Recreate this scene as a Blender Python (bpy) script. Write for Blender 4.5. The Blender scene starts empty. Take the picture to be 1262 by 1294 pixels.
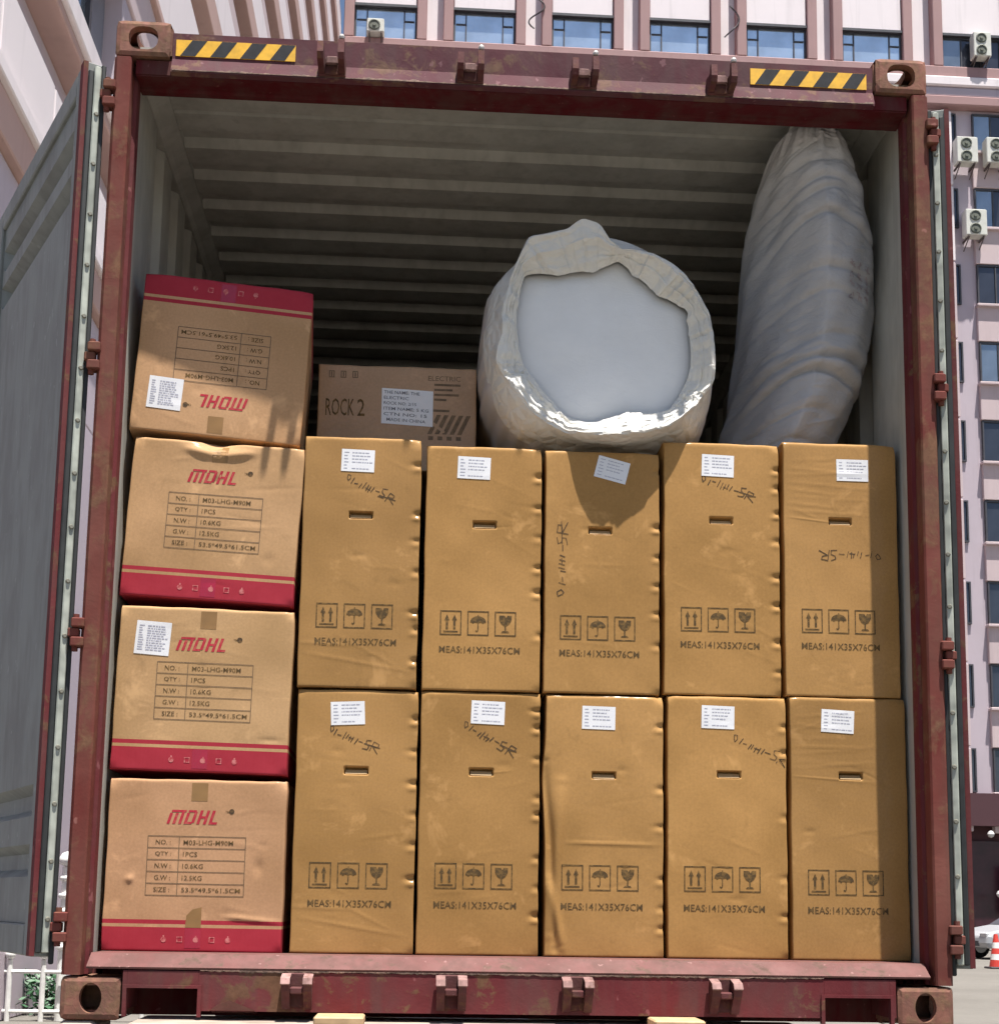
import bpy, math, random
import numpy as np
from mathutils import Matrix, Vector
from mathutils.bvhtree import BVHTree

R_ = math.radians
random.seed(7)
rng = np.random.RandomState(11)
scn = bpy.context.scene
col = scn.collection

# ------------------------------------------------------------------ camera
cam_d = bpy.data.cameras.new('camera')
cam = bpy.data.objects.new('camera', cam_d)
col.objects.link(cam)
cam_d.sensor_fit = 'HORIZONTAL'
cam_d.sensor_width = 36.0
cam_d.lens = 50.396
cam_d.shift_y = 0.19594
cam_d.clip_start = 0.05
cam_d.clip_end = 2000
right = Vector((0.99812519, -0.05917251, 0.01564344))
down = Vector((0.02375618, 0.13899209, -0.99000851))
fwd = Vector((0.05640697, 0.98852406, 0.14013722))
m = Matrix.Identity(4)
for i in range(3):
    m[i][0] = right[i]; m[i][1] = -down[i]; m[i][2] = -fwd[i]
m[0][3], m[1][3], m[2][3] = 0.9437, -3.8597, 0.3209
cam.matrix_world = m
scn.camera = cam

# ------------------------------------------------------------------ sky, sun, exposure
TOSUN = Vector((0.120, -0.215, 0.970)).normalized()
EL = math.asin(TOSUN.z)
AZ = math.atan2(TOSUN.x, TOSUN.y)
w = bpy.data.worlds.new('World')
scn.world = w
w.use_nodes = True
nt = w.node_tree
sky = nt.nodes.new('ShaderNodeTexSky')
sky.sky_type = 'NISHITA'
sky.sun_disc = False
sky.sun_elevation = EL
sky.sun_rotation = AZ
sky.air_density = 1.0
sky.dust_density = 1.2
nt.links.new(sky.outputs['Color'], nt.nodes['Background'].inputs['Color'])
nt.nodes['Background'].inputs['Strength'].default_value = 0.06
sun_d = bpy.data.lights.new('sun', 'SUN')
sun_d.energy = 5.0
sun_d.angle = R_(0.6)
sun_d.color = (1.0, 0.955, 0.89)
sun = bpy.data.objects.new('sun', sun_d)
sun.rotation_euler = TOSUN.to_track_quat('Z', 'Y').to_euler()
sun.location = (4, -8, 30)
col.objects.link(sun)
vs = scn.view_settings
vs.view_transform = 'Standard'
vs.look = 'None'
vs.gamma = 1.0
vs.use_curve_mapping = False
vs.exposure = 1.05
scn.render.engine = 'CYCLES'
scn.cycles.max_bounces = 5
scn.cycles.diffuse_bounces = 4
scn.cycles.glossy_bounces = 2
scn.cycles.transmission_bounces = 0
scn.cycles.use_adaptive_sampling = True
scn.cycles.adaptive_threshold = 0.03
scn.cycles.use_denoising = True
scn.cycles.caustics_reflective = False

GZ = -0.93          # ground level; z = 0 is the underside of the container

# ------------------------------------------------------------------ materials
def new_mat(name):
    mt = bpy.data.materials.new(name)
    mt.use_nodes = True
    return mt, mt.node_tree, mt.node_tree.nodes['Principled BSDF']

class NB:
    """small node helper"""
    def __init__(s, nt): s.nt = nt; s.tc = nt.nodes.new('ShaderNodeTexCoord')
    def n(s, t, **k):
        x = s.nt.nodes.new(t)
        for a, b in k.items(): setattr(x, a, b)
        return x
    def l(s, a, b): s.nt.links.new(a, b)
    def mapping(s, scale=(1, 1, 1), rot=(0, 0, 0), src='Object'):
        m_ = s.n('ShaderNodeMapping')
        m_.inputs['Scale'].default_value = scale
        m_.inputs['Rotation'].default_value = rot
        s.l(s.tc.outputs[src], m_.inputs['Vector'])
        return m_.outputs[0]
    def noise(s, scale, detail=4, rough=.55, vec=None, dist=0):
        x = s.n('ShaderNodeTexNoise')
        x.inputs['Scale'].default_value = scale
        x.inputs['Detail'].default_value = detail
        x.inputs['Roughness'].default_value = rough
        x.inputs['Distortion'].default_value = dist
        s.l(vec if vec is not None else s.tc.outputs['Object'], x.inputs['Vector'])
        return x.outputs['Fac']
    def ramp(s, fac, p0, p1, c0=(0, 0, 0, 1), c1=(1, 1, 1, 1)):
        x = s.n('ShaderNodeValToRGB')
        x.color_ramp.elements[0].position = p0; x.color_ramp.elements[0].color = c0
        x.color_ramp.elements[1].position = p1; x.color_ramp.elements[1].color = c1
        s.l(fac, x.inputs[0])
        return x.outputs[0]
    def mix(s, fac, a, b, mode='MIX'):
        x = s.n('ShaderNodeMix', data_type='RGBA', blend_type=mode)
        for sock, v in ((x.inputs['Factor'], fac), (x.inputs['A'], a), (x.inputs['B'], b)):
            if isinstance(v, (int, float)): sock.default_value = v if sock.type == 'VALUE' else (v, v, v, 1)
            elif isinstance(v, tuple): sock.default_value = v if len(v) == 4 else v + (1,)
            else: s.l(v, sock)
        return [o for o in x.outputs if o.type == 'RGBA'][0]
    def bump(s, h, strength, dist, bsdf, prev=None):
        x = s.n('ShaderNodeBump')
        x.inputs['Strength'].default_value = strength
        x.inputs['Distance'].default_value = dist
        s.l(h, x.inputs['Height'])
        if prev is not None: s.l(prev, x.inputs['Normal'])
        s.l(x.outputs[0], bsdf.inputs['Normal'])
        return x.outputs[0]

def c4(c): return (c[0], c[1], c[2], 1)

def plain(name, colr, rough=.6, var=.12, scale=6, bump=0, bscale=60, metal=0, spec=.5, src='Object'):
    mt, nt, b = new_mat(name)
    k = NB(nt)
    vec = k.mapping(src=src)
    f = k.noise(scale, 2, .6, vec)
    lo = tuple(x * (1 - var) for x in colr); hi = tuple(min(1, x * (1 + var)) for x in colr)
    k.l(k.ramp(f, .3, .7, c4(lo), c4(hi)), b.inputs['Base Color'])
    b.inputs['Roughness'].default_value = rough
    b.inputs['Metallic'].default_value = metal
    b.inputs['Specular IOR Level'].default_value = spec
    if bump: k.bump(k.noise(bscale, 4, .6, vec), bump, .004, b)
    return mt

def painted_steel(name, paint, rust=(.105, .047, .026), dirt=(.085, .05, .042), rust_lo=.58, rust_hi=.68, scale=5, rough=.78, fade=None, bump=.25, spec=.16, chipw=.45, grw=.42):
    """weathered paint: faded patches, vertical run marks, rust blotches with their own outline"""
    mt, nt, b = new_mat(name)
    k = NB(nt)
    geo = k.mapping(src='Object')
    a = k.noise(scale, 3, .65, geo)
    base = k.mix(k.ramp(a, .35, .7), c4(paint), c4(fade or tuple(min(1, x * 1.5 + .02) for x in paint)))
    run = k.noise(1, 2, .6, k.mapping((22, 22, 1.3)))
    base = k.mix(k.mix(k.ramp(run, .52, .75), 0.0, 0.45), base, c4(dirt))
    fine = k.noise(scale * 4.5, 4, .7, geo, .3)
    big = k.noise(scale * .9, 1, .5, geo)
    mm = k.n('ShaderNodeMath', operation='ADD'); mm.use_clamp = False
    k.l(fine, mm.inputs[0])
    m2 = k.n('ShaderNodeMath', operation='MULTIPLY'); m2.inputs[1].default_value = .55
    k.l(big, m2.inputs[0]); k.l(m2.outputs[0], mm.inputs[1])
    m3 = k.n('ShaderNodeMath', operation='MULTIPLY'); m3.inputs[1].default_value = .66
    k.l(mm.outputs[0], m3.inputs[0])
    rm = k.ramp(m3.outputs[0], rust_lo, rust_hi)
    rc = k.mix(k.noise(60, 2, .7, geo), c4(tuple(x * .6 for x in rust)), c4(tuple(x * 1.5 for x in rust)))
    base = k.mix(rm, base, rc)
    grime = k.ramp(k.noise(scale * 2.1, 3, .7, k.mapping((1, 1, .45))), .42, .62)
    base = k.mix(k.mix(grime, 0.0, grw), base, c4(dirt))
    chips = k.ramp(k.noise(scale * 9, 2, .6, k.mapping((1, 1, .7))), .69, .72)
    base = k.mix(k.mix(chips, 0.0, chipw), base, c4(tuple(min(1, x * 1.6 + .06) for x in (fade or paint))))
    k.l(base, b.inputs['Base Color'])
    rr = k.ramp(rm, 0, 1, (rough,) * 3 + (1,), (.85,) * 3 + (1,))
    k.l(rr, b.inputs['Roughness'])
    b.inputs['Specular IOR Level'].default_value = spec
    k.bump(fine, bump, .004, b)
    return mt

def cardboard(name, colr, var=.15, film=0.0, stripe=None, seed=0.0, rough=.75):
    mt, nt, b = new_mat(name)
    k = NB(nt)
    mp = k.n('ShaderNodeMapping'); mp.inputs['Location'].default_value = (seed, seed * .7, seed * 1.3)
    k.l(k.tc.outputs['Object'], mp.inputs['Vector'])
    v = mp.outputs[0]
    a = k.noise(3.2, 2, .55, v)
    lo = tuple(x * (1 - var) for x in colr); hi = (min(1, colr[0] * (1 + var)), colr[1] * (1 + var * 1.15), colr[2] * (1 + var * 1.9))
    base = k.ramp(a, .3, .7, c4(lo), c4(hi))
    f2 = k.noise(140, 1, .7, v)
    base = k.mix(.35, base, k.ramp(f2, .25, .75, (.62, .62, .62, 1), (1, 1, 1, 1)), 'MULTIPLY')
    # scuffs and soiling with shapes of their own
    sc = k.ramp(k.noise(9, 4, .72, v, .8), .60, .74)
    base = k.mix(k.mix(sc, 0.0, .38), base, c4(tuple(x * .55 for x in colr)))
    s2 = k.ramp(k.noise(7, 4, .75, v, .4), .59, .70)
    base = k.mix(k.mix(s2, 0.0, .42), base, c4(tuple(min(1, x * 1.5 + .04) for x in colr)))
    if stripe:
        h, flip = stripe
        sep = k.n('ShaderNodeSeparateXYZ'); k.l(k.tc.outputs['Object'], sep.inputs[0])
        z = sep.outputs['Z']
        if flip:
            q = k.n('ShaderNodeMath', operation='SUBTRACT'); q.inputs[0].default_value = h; k.l(z, q.inputs[1]); z = q.outputs[0]
        def lt(val):
            q = k.n('ShaderNodeMath', operation='LESS_THAN'); k.l(z, q.inputs[0]); q.inputs[1].default_value = val; return q.outputs[0]
        def gt(val):
            q = k.n('ShaderNodeMath', operation='GREATER_THAN'); k.l(z, q.inputs[0]); q.inputs[1].default_value = val; return q.outputs[0]
        band = lt(.067)
        ml = k.n('ShaderNodeMath', operation='MULTIPLY'); k.l(gt(.076), ml.inputs[0]); k.l(lt(.088), ml.inputs[1])
        ad = k.n('ShaderNodeMath', operation='ADD'); ad.use_clamp = True; k.l(band, ad.inputs[0]); k.l(ml.outputs[0], ad.inputs[1])
        ink = k.mix(k.noise(30, 4, .7, v), (.33, .021, .036), (.40, .036, .055))
        base = k.mix(ad.outputs[0], base, ink)
    k.l(base, b.inputs['Base Color'])
    b.inputs['Roughness'].default_value = rough
    b.inputs['Specular IOR Level'].default_value = .15
    flute = k.n('ShaderNodeTexWave'); flute.bands_direction = 'X'; flute.inputs['Scale'].default_value = 28; flute.inputs['Distortion'].default_value = .6
    k.l(v, flute.inputs['Vector'])
    n1 = k.bump(flute.outputs['Fac'], .05, .001, b)
    n2 = k.bump(k.noise(16, 2, .6, v), .10, .004, b, n1)
    if film:
        b.inputs['Coat Weight'].default_value = film
        b.inputs['Coat Roughness'].default_value = .18
        cb = k.n('ShaderNodeBump'); cb.inputs['Strength'].default_value = .4; cb.inputs['Distance'].default_value = .012
        wr = k.noise(7, 2, .6, k.mapping((1, 1, 3.5), (0, .35, 0)), .8)
        k.l(wr, cb.inputs['Height'])
        k.l(cb.outputs[0], b.inputs['Coat Normal'])
    return mt

M = {}
M['maroon'] = painted_steel('maroon_paint', (.118, .020, .024), rust=(.14, .07, .04), dirt=(.10, .055, .05), rust_lo=.555, rust_hi=.61, fade=(.155, .036, .038), scale=3.2, bump=.4)
M['maroon_header'] = painted_steel('maroon_header_paint', (.082, .022, .032), rust=(.15, .085, .06), dirt=(.095, .06, .06), rust_lo=.54, rust_hi=.61, fade=(.13, .05, .058), scale=3.6, bump=.4)
M['crust'] = plain('rust_crust', (.13, .08, .06), .9, .6, 40, .8, 120)
M['maroon_post'] = painted_steel('maroon_post_paint', (.130, .026, .022), rust=(.17, .085, .05), dirt=(.115, .055, .042), rust_lo=.51, rust_hi=.62, fade=(.205, .075, .058), scale=2.6, bump=.4)
M['maroon_shaded'] = painted_steel('maroon_shaded_paint', (.075, .006, .009), rust_lo=.66, rust_hi=.75, fade=(.09, .010, .013))  # same maroon darkened: shade of undersides and recesses is in the colour
M['sill_lip'] = painted_steel('pale_sill_paint', (.150, .062, .058), rust=(.12, .075, .06), rust_lo=.56, rust_hi=.64, fade=(.185, .092, .085), scale=6, rough=.5)  # paler and pinker than the sill maroon
M['casting'] = painted_steel('rusty_casting', (.20, .085, .06), rust=(.21, .115, .07), rust_lo=.46, rust_hi=.58, scale=7, bump=.5)
M['keeper'] = painted_steel('keeper_shaded_steel', (.075, .02, .021), rust=(.12, .055, .035), rust_lo=.52, rust_hi=.62, scale=10, bump=.4)  # darkened base colour carries the shade of keepers seen from below
M['keeper_lit'] = painted_steel('keeper_lit_steel', (.24, .14, .13), rust=(.15, .08, .06), rust_lo=.56, rust_hi=.66, scale=14)  # paler copy: sunlight on keeper surfaces is put into the colour
M['interior'] = painted_steel('interior_grey_paint', (.45, .44, .395), rust=(.25, .2, .16), dirt=(.30, .285, .25), rust_lo=.72, rust_hi=.8, fade=(.50, .49, .44), scale=4, rough=.6, bump=.06, chipw=.0, grw=.4)
M['door_inner'] = painted_steel('door_grey_paint', (.235, .25, .238), rust=(.16, .13, .11), dirt=(.14, .14, .135), rust_lo=.71, rust_hi=.78, fade=(.235, .25, .24), scale=3, rough=.5, bump=.06, chipw=.25, grw=.5)
M['rubber'] = plain('black_rubber', (.018, .02, .02), .6, .3, 20)
M['retainer'] = plain('gasket_retainer', (.36, .38, .33), .55, .35, 14)
M['rivet'] = plain('rivet_steel', (.22, .21, .17), .5, .2, 30, metal=.4)
M['yellow'] = plain('hazard_yellow', (.78, .42, .015), .5, .14, 40)
M['black'] = plain('hazard_black', (.016, .017, .022), .85, .3, 40)
M['bolt_white'] = plain('white_bolt', (.45, .42, .40), .4, .1, 40)
M['floor'] = plain('plywood_floor', (.2, .13, .07), .7, .2, 8)
KR = (.40, .216, .068)
KL = (.50, .295, .140)
def worn_ink(name, ink, under, scale, lo, hi):
    mt, nt, b = new_mat(name)
    k = NB(nt)
    f = k.ramp(k.noise(scale, 3, .7), lo, hi)
    k.l(k.mix(f, c4(ink), c4(under)), b.inputs['Base Color'])
    b.inputs['Roughness'].default_value = .75
    b.inputs['Specular IOR Level'].default_value = .15
    return mt
M['ink'] = worn_ink('black_ink', (.085, .055, .026), (.26, .15, .05), 70, .45, .72)
M['ink_soft'] = plain('faded_ink', (.16, .10, .05), .6, .25, 60)
M['ink_red'] = worn_ink('red_ink', (.42, .03, .05), (.46, .12, .09), 60, .5, .75)
M['ink_pink'] = worn_ink('pale_ink_on_red', (.58, .20, .19), (.40, .05, .06), 90, .42, .6)
M['marker'] = worn_ink('marker_ink', (.075, .05, .03), (.24, .13, .05), 110, .5, .75)
M['paper'] = plain('label_paper', (.78, .78, .80), .45, .03, 20)
M['label_ink'] = plain('label_ink', (.42, .42, .50), .6, .1, 60)
M['label_ink_dark'] = plain('label_ink_dark', (.10, .10, .12), .6, .2, 60)
M['tape'] = plain('parcel_tape', (.27, .15, .055), .3, .15, 12)
M['tape_red'] = plain('parcel_tape_over_red', (.34, .018, .045), .22, .12, 12)
M['flap'] = plain('cardboard_flap', (.46, .31, .15), .65, .15, 12)

def plastic(name, colr, rough=.28, trans=.25, weave=False, crink=.35, sheen=0):
    mt, nt, b = new_mat(name)
    k = NB(nt)
    a = k.noise(4, 5, .6)
    k.l(k.ramp(a, .3, .7, c4(tuple(x * .9 for x in colr)), c4(colr)), b.inputs['Base Color'])
    b.inputs['Roughness'].default_value = rough
    b.inputs['Specular IOR Level'].default_value = .5
    prev = None
    if weave:
        w1 = k.n('ShaderNodeTexWave'); w1.bands_direction = 'Z'; w1.inputs['Scale'].default_value = 90
        k.l(k.tc.outputs['Object'], w1.inputs['Vector'])
        prev = k.bump(w1.outputs['Fac'], .06, .001, b)
    k.bump(k.noise(22, 6, .65, k.mapping((1, 1, 1.8)), .8), crink, .008, b, prev)
    return mt
M['film'] = plastic('crumpled_poly_film', (.72, .70, .65), .68, .2, crink=.5)
def facet_bump(mt, scale, strength):
    nt_ = mt.node_tree; b_ = nt_.nodes['Principled BSDF']
    vo = nt_.nodes.new('ShaderNodeTexVoronoi'); vo.feature = 'DISTANCE_TO_EDGE'; vo.inputs['Scale'].default_value = scale
    tc = nt_.nodes.new('ShaderNodeTexCoord'); nt_.links.new(tc.outputs['Object'], vo.inputs['Vector'])
    bp_ = nt_.nodes.new('ShaderNodeBump'); bp_.inputs['Strength'].default_value = strength; bp_.inputs['Distance'].default_value = .02
    nt_.links.new(vo.outputs['Distance'], bp_.inputs['Height'])
    prev = b_.inputs['Normal'].links[0].from_socket
    nt_.links.new(prev, bp_.inputs['Normal']); nt_.links.new(bp_.outputs[0], b_.inputs['Normal'])
facet_bump(M['film'], 22, .5)
M['foam'] = plastic('white_foam_end', (.80, .805, .81), .6, .2, crink=.22)
M['sleeve'] = plastic('poly_sleeve', (.62, .58, .55), .45, .2, crink=.4)
M['woven'] = plastic('woven_sack', (.49, .48, .485), .55, .1, weave=True, crink=.7)
M['sack_print'] = plain('faded_sack_print', (.40, .33, .34), .6, .2, 40)

# background
M['ground'] = None
def ground_mat():
    mt, nt, b = new_mat('concrete_yard')
    k = NB(nt)
    a = k.noise(.35, 6, .6); f = k.noise(9, 6, .7)
    base = k.ramp(a, .3, .7, (.13, .12, .105, 1), (.18, .168, .148, 1))
    base = k.mix(.5, base, k.ramp(f, .3, .7, (.7, .7, .7, 1), (1, 1, 1, 1)), 'MULTIPLY')
    st = k.ramp(k.noise(1.1, 7, .7, None, 1.5), .6, .72)
    base = k.mix(k.mix(st, 0.0, .4), base, (.08, .075, .07))
    k.l(base, b.inputs['Base Color'])
    b.inputs['Roughness'].default_value = .85
    k.bump(f, .3, .01, b)
    return mt
M['ground'] = ground_mat()
def wallmat(name, colr, var=.07):
    mt, nt, b = new_mat(name)
    k = NB(nt)
    a = k.noise(.8, 5, .6)
    base = k.ramp(a, .3, .7, c4(tuple(x * (1 - var) for x in colr)), c4(colr))
    run = k.ramp(k.noise(1, 2, .65, k.mapping((2.6, 2.6, .22))), .55, .78)
    base = k.mix(k.mix(run, 0.0, .30), base, c4(tuple(x * .55 for x in colr)))
    k.l(base, b.inputs['Base Color'])
    b.inputs['Roughness'].default_value = .75
    return mt
M['b_white'] = wallmat('white_pink_render', (.80, .73, .745), .04)
M['b_lilac'] = wallmat('lilac_render', (.50, .43, .48))
M['b_pink'] = wallmat('pink_panel', (.57, .46, .47))
M['b_brown'] = wallmat('brown_pink_stone', (.36, .215, .21))
M['b_tan'] = wallmat('tan_stone', (.50, .33, .29))
M['b_maroon'] = wallmat('maroon_shopfront', (.075, .028, .035))
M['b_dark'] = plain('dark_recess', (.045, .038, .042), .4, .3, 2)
M['shop_glass'] = plain('maroon_shop_glass', (.045, .012, .02), .3, .3, 2)
def glassmat(name, colr, metal, rough=.06):
    mt, nt, b = new_mat(name)
    k = NB(nt)
    f = k.noise(.9, 3, .5)
    k.l(k.ramp(f, .35, .65, c4(tuple(x * .8 for x in colr)), c4(colr)), b.inputs['Base Color'])
    b.inputs['Metallic'].default_value = metal
    b.inputs['Roughness'].default_value = rough
    k.bump(k.noise(.7, 2, .5), .05, .05, b)
    return mt
M['glass_blue'] = glassmat('blue_mirror_glass', (.72, .86, .98), .72)  # light blue base puts part of the sky reflection into the colour
M['glass_dark'] = glassmat('dark_window_glass', (.09, .10, .125), .55)
M['glass_grey'] = glassmat('grey_window_glass', (.34, .40, .46), .7)
M['frame_dark'] = plain('dark_window_frame', (.055, .055, .065), .5, .2, 3)
M['curtain'] = plain('pale_curtain', (.52, .56, .62), .7, .15, 3)
M['ac_white'] = plain('air_conditioner_casing', (.62, .62, .56), .5, .08, 3)
M['ac_grille'] = plain('air_conditioner_grille', (.12, .13, .10), .6, .2, 5)
M['ac_rust'] = plain('bracket_steel', (.10, .08, .075), .7, .3, 10)
M['cable'] = plain('cable_black', (.05, .04, .045), .7, .2, 3)
M['trailer'] = plain('dusty_trailer_paint', (.36, .29, .24), .6, .25, 9, .2)
M['trailer_block'] = plain('pale_timber_block', (.50, .33, .18), .7, .2, 20)
M['tyre'] = plain('tyre_rubber', (.025, .025, .027), .8, .2, 12)
M['rail_white'] = plain('white_railing_paint', (.74, .74, .72), .45, .1, 12)
M['leaf'] = plain('leaf_green', (.035, .10, .045), .5, .45, 5)
M['bark'] = plain('shrub_stem', (.10, .07, .045), .8, .2, 12)
M['car_white'] = plain('car_silver_paint', (.34, .35, .37), .25, .03, 4, spec=.6)
M['car_dark'] = plain('car_blue_paint', (.03, .05, .10), .25, .1, 4)
M['headlight'] = plain('headlight_glass', (.5, .5, .52), .1, .1, 10)
M['rim'] = plain('alloy_rim', (.4, .4, .42), .35, .1, 20, metal=.7)
M['cone_red'] = plain('cone_red', (.58, .05, .035), .5, .15, 8)
M['cone_white'] = plain('cone_white', (.75, .74, .72), .5, .1, 8)
M['banner'] = plain('red_banner', (.35, .02, .03), .6, .15, 3)
M['lamp_globe'] = plain('white_globe', (.55, .55, .55), .3, .03, 6)

# ------------------------------------------------------------------ mesh helpers
class MB:
    def __init__(s): s.v = []; s.f = []
    def add(s, vs_, fs):
        o = len(s.v); s.v += [tuple(map(float, p)) for p in vs_]; s.f += [tuple(i + o for i in f) for f in fs]
        return s
    def box(s, x0, x1, y0, y1, z0, z1):
        return s.add([(x0, y0, z0), (x1, y0, z0), (x1, y1, z0), (x0, y1, z0), (x0, y0, z1), (x1, y0, z1), (x1, y1, z1), (x0, y1, z1)],
                     [(0, 3, 2, 1), (4, 5, 6, 7), (0, 1, 5, 4), (1, 2, 6, 5), (2, 3, 7, 6), (3, 0, 4, 7)])
    def bbox(s, x0, x1, y0, y1, z0, z1, b=.004):
        """box with chamfered edges"""
        P = []
        for sz, zz in ((0, z0), (1, z0 + b), (1, z1 - b), (0, z1)):
            d = 0 if sz else b
            P.append([(x0 + d + b * 0, y0 + d), (x1 - d, y0 + d), (x1 - d, y1 - d), (x0 + d, y1 - d)])
        rings = []
        for (sz, zz), pp in zip(((0, z0), (1, z0 + b), (1, z1 - b), (0, z1)), P):
            (xa, ya), _, (xb, yb), _ = pp
            r = [(xa + b, ya), (xb - b, ya), (xb, ya + b), (xb, yb - b), (xb - b, yb), (xa + b, yb), (xa, yb - b), (xa, ya + b)]
            rings.append([(x, y, zz) for x, y in r])
        vs_ = sum(rings, []); fs = []
        for k in range(3):
            for i in range(8):
                j = (i + 1) % 8
                fs.append((k * 8 + i, k * 8 + j, k * 8 + 8 + j, k * 8 + 8 + i))
        fs.append(tuple(range(7, -1, -1))); fs.append(tuple(range(24, 32)))
        return s.add(vs_, fs)
    def prism(s, prof, axis, a, b):
        """closed 2-D profile swept along an axis from a to b; profile coords are the other two axes in order"""
        n = len(prof)
        def P(q, t):
            if axis == 'x': return (t, q[0], q[1])
            if axis == 'y': return (q[0], t, q[1])
            return (q[0], q[1], t)
        vs_ = [P(q, a) for q in prof] + [P(q, b) for q in prof]
        fs = [(i, (i + 1) % n, n + (i + 1) % n, n + i) for i in range(n)]
        fs += [tuple(range(n - 1, -1, -1)), tuple(range(n, 2 * n))]
        return s.add(vs_, fs)
    def cyl(s, p0, p1, r0, r1=None, n=12, caps=True):
        r1 = r0 if r1 is None else r1
        p0 = Vector(p0); p1 = Vector(p1); d = (p1 - p0).normalized()
        a = d.orthogonal().normalized(); b = d.cross(a)
        vs_ = []
        for p, r in ((p0, r0), (p1, r1)):
            for i in range(n):
                t = 2 * math.pi * i / n
                vs_.append(p + a * (r * math.cos(t)) + b * (r * math.sin(t)))
        fs = [(i, (i + 1) % n, n + (i + 1) % n, n + i) for i in range(n)]
        if caps: fs += [tuple(range(n - 1, -1, -1)), tuple(range(n, 2 * n))]
        return s.add(vs_, fs)
    def tube(s, pts, r, n=6):
        for a, b in zip(pts[:-1], pts[1:]): s.cyl(a, b, r, r, n)
        return s
    def lathe(s, prof, c, n=16, axis='z'):
        vs_ = []
        for r, h in prof:
            for i in range(n):
                t = 2 * math.pi * i / n
                u, v = r * math.cos(t), r * math.sin(t)
                if axis == 'z': vs_.append((c[0] + u, c[1] + v, c[2] + h))
                elif axis == 'y': vs_.append((c[0] + u, c[1] + h, c[2] + v))
                else: vs_.append((c[0] + h, c[1] + u, c[2] + v))
        fs = []
        for k in range(len(prof) - 1):
            for i in range(n):
                j = (i + 1) % n
                fs.append((k * n + i, k * n + j, k * n + n + j, k * n + n + i))
        fs.append(tuple(range(n - 1, -1, -1))); fs.append(tuple(range((len(prof) - 1) * n, len(prof) * n)))
        return s.add(vs_, fs)
    def build(s, name, mat, parent=None, smooth=False, fix=True):
        me = bpy.data.meshes.new(name)
        me.from_pydata(s.v, [], s.f)
        if fix:
            import bmesh
            bm = bmesh.new(); bm.from_mesh(me); bmesh.ops.recalc_face_normals(bm, faces=bm.faces); bm.to_mesh(me); bm.free()
        if smooth:
            me.shade_smooth()
        me.materials.append(mat if not isinstance(mat, str) else M[mat])
        o = bpy.data.objects.new(name, me)
        col.objects.link(o)
        if parent is not None: o.parent = parent
        return o

def empty(name, loc=(0, 0, 0), rot=(0, 0, 0), parent=None):
    o = bpy.data.objects.new(name, None)
    o.location = loc; o.rotation_euler = rot
    o.empty_display_size = .1
    col.objects.link(o)
    if parent is not None: o.parent = parent
    return o

def tag(o, label=None, cat=None, group=None, kind=None):
    if label: o['label'] = label
    if cat: o['category'] = cat
    if group: o['group'] = group
    if kind: o['kind'] = kind
    return o

def copy_obj(o, parent=None, loc=None):
    c = o.copy(); col.objects.link(c)
    if parent is not None: c.parent = parent
    if loc is not None: c.location = loc
    return c

def copy_tree(o, parent=None):
    c = o.copy(); col.objects.link(c); c.parent = parent
    for ch in list(o.children): copy_tree(ch, c)
    return c

# text outlines ------------------------------------------------------
_txt = {}
def text_mesh(s):
    """triangulated outline of a line of text, scaled to width 1 x cap height 1 -> (verts Nx2, faces, aspect)"""
    if s in _txt: return _txt[s]
    cu = bpy.data.curves.new('lettering', 'FONT')
    cu.body = s; cu.fill_mode = 'FRONT'; cu.resolution_u = 2; cu.offset = .004
    ob = bpy.data.objects.new('lettering', cu)
    col.objects.link(ob)
    dg = bpy.context.evaluated_depsgraph_get()
    me = bpy.data.meshes.new_from_object(ob.evaluated_get(dg))
    v = np.array([(p.co.x, p.co.y) for p in me.vertices]) if len(me.vertices) else np.zeros((0, 2))
    f = [tuple(p.vertices) for p in me.polygons]
    bpy.data.objects.remove(ob); bpy.data.curves.remove(cu); bpy.data.meshes.remove(me)
    lo = v.min(0); hi = v.max(0)
    v = (v - lo) / (hi - lo)
    _txt[s] = (v, f, (hi[0] - lo[0]) / (hi[1] - lo[1]))
    return _txt[s]

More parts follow.
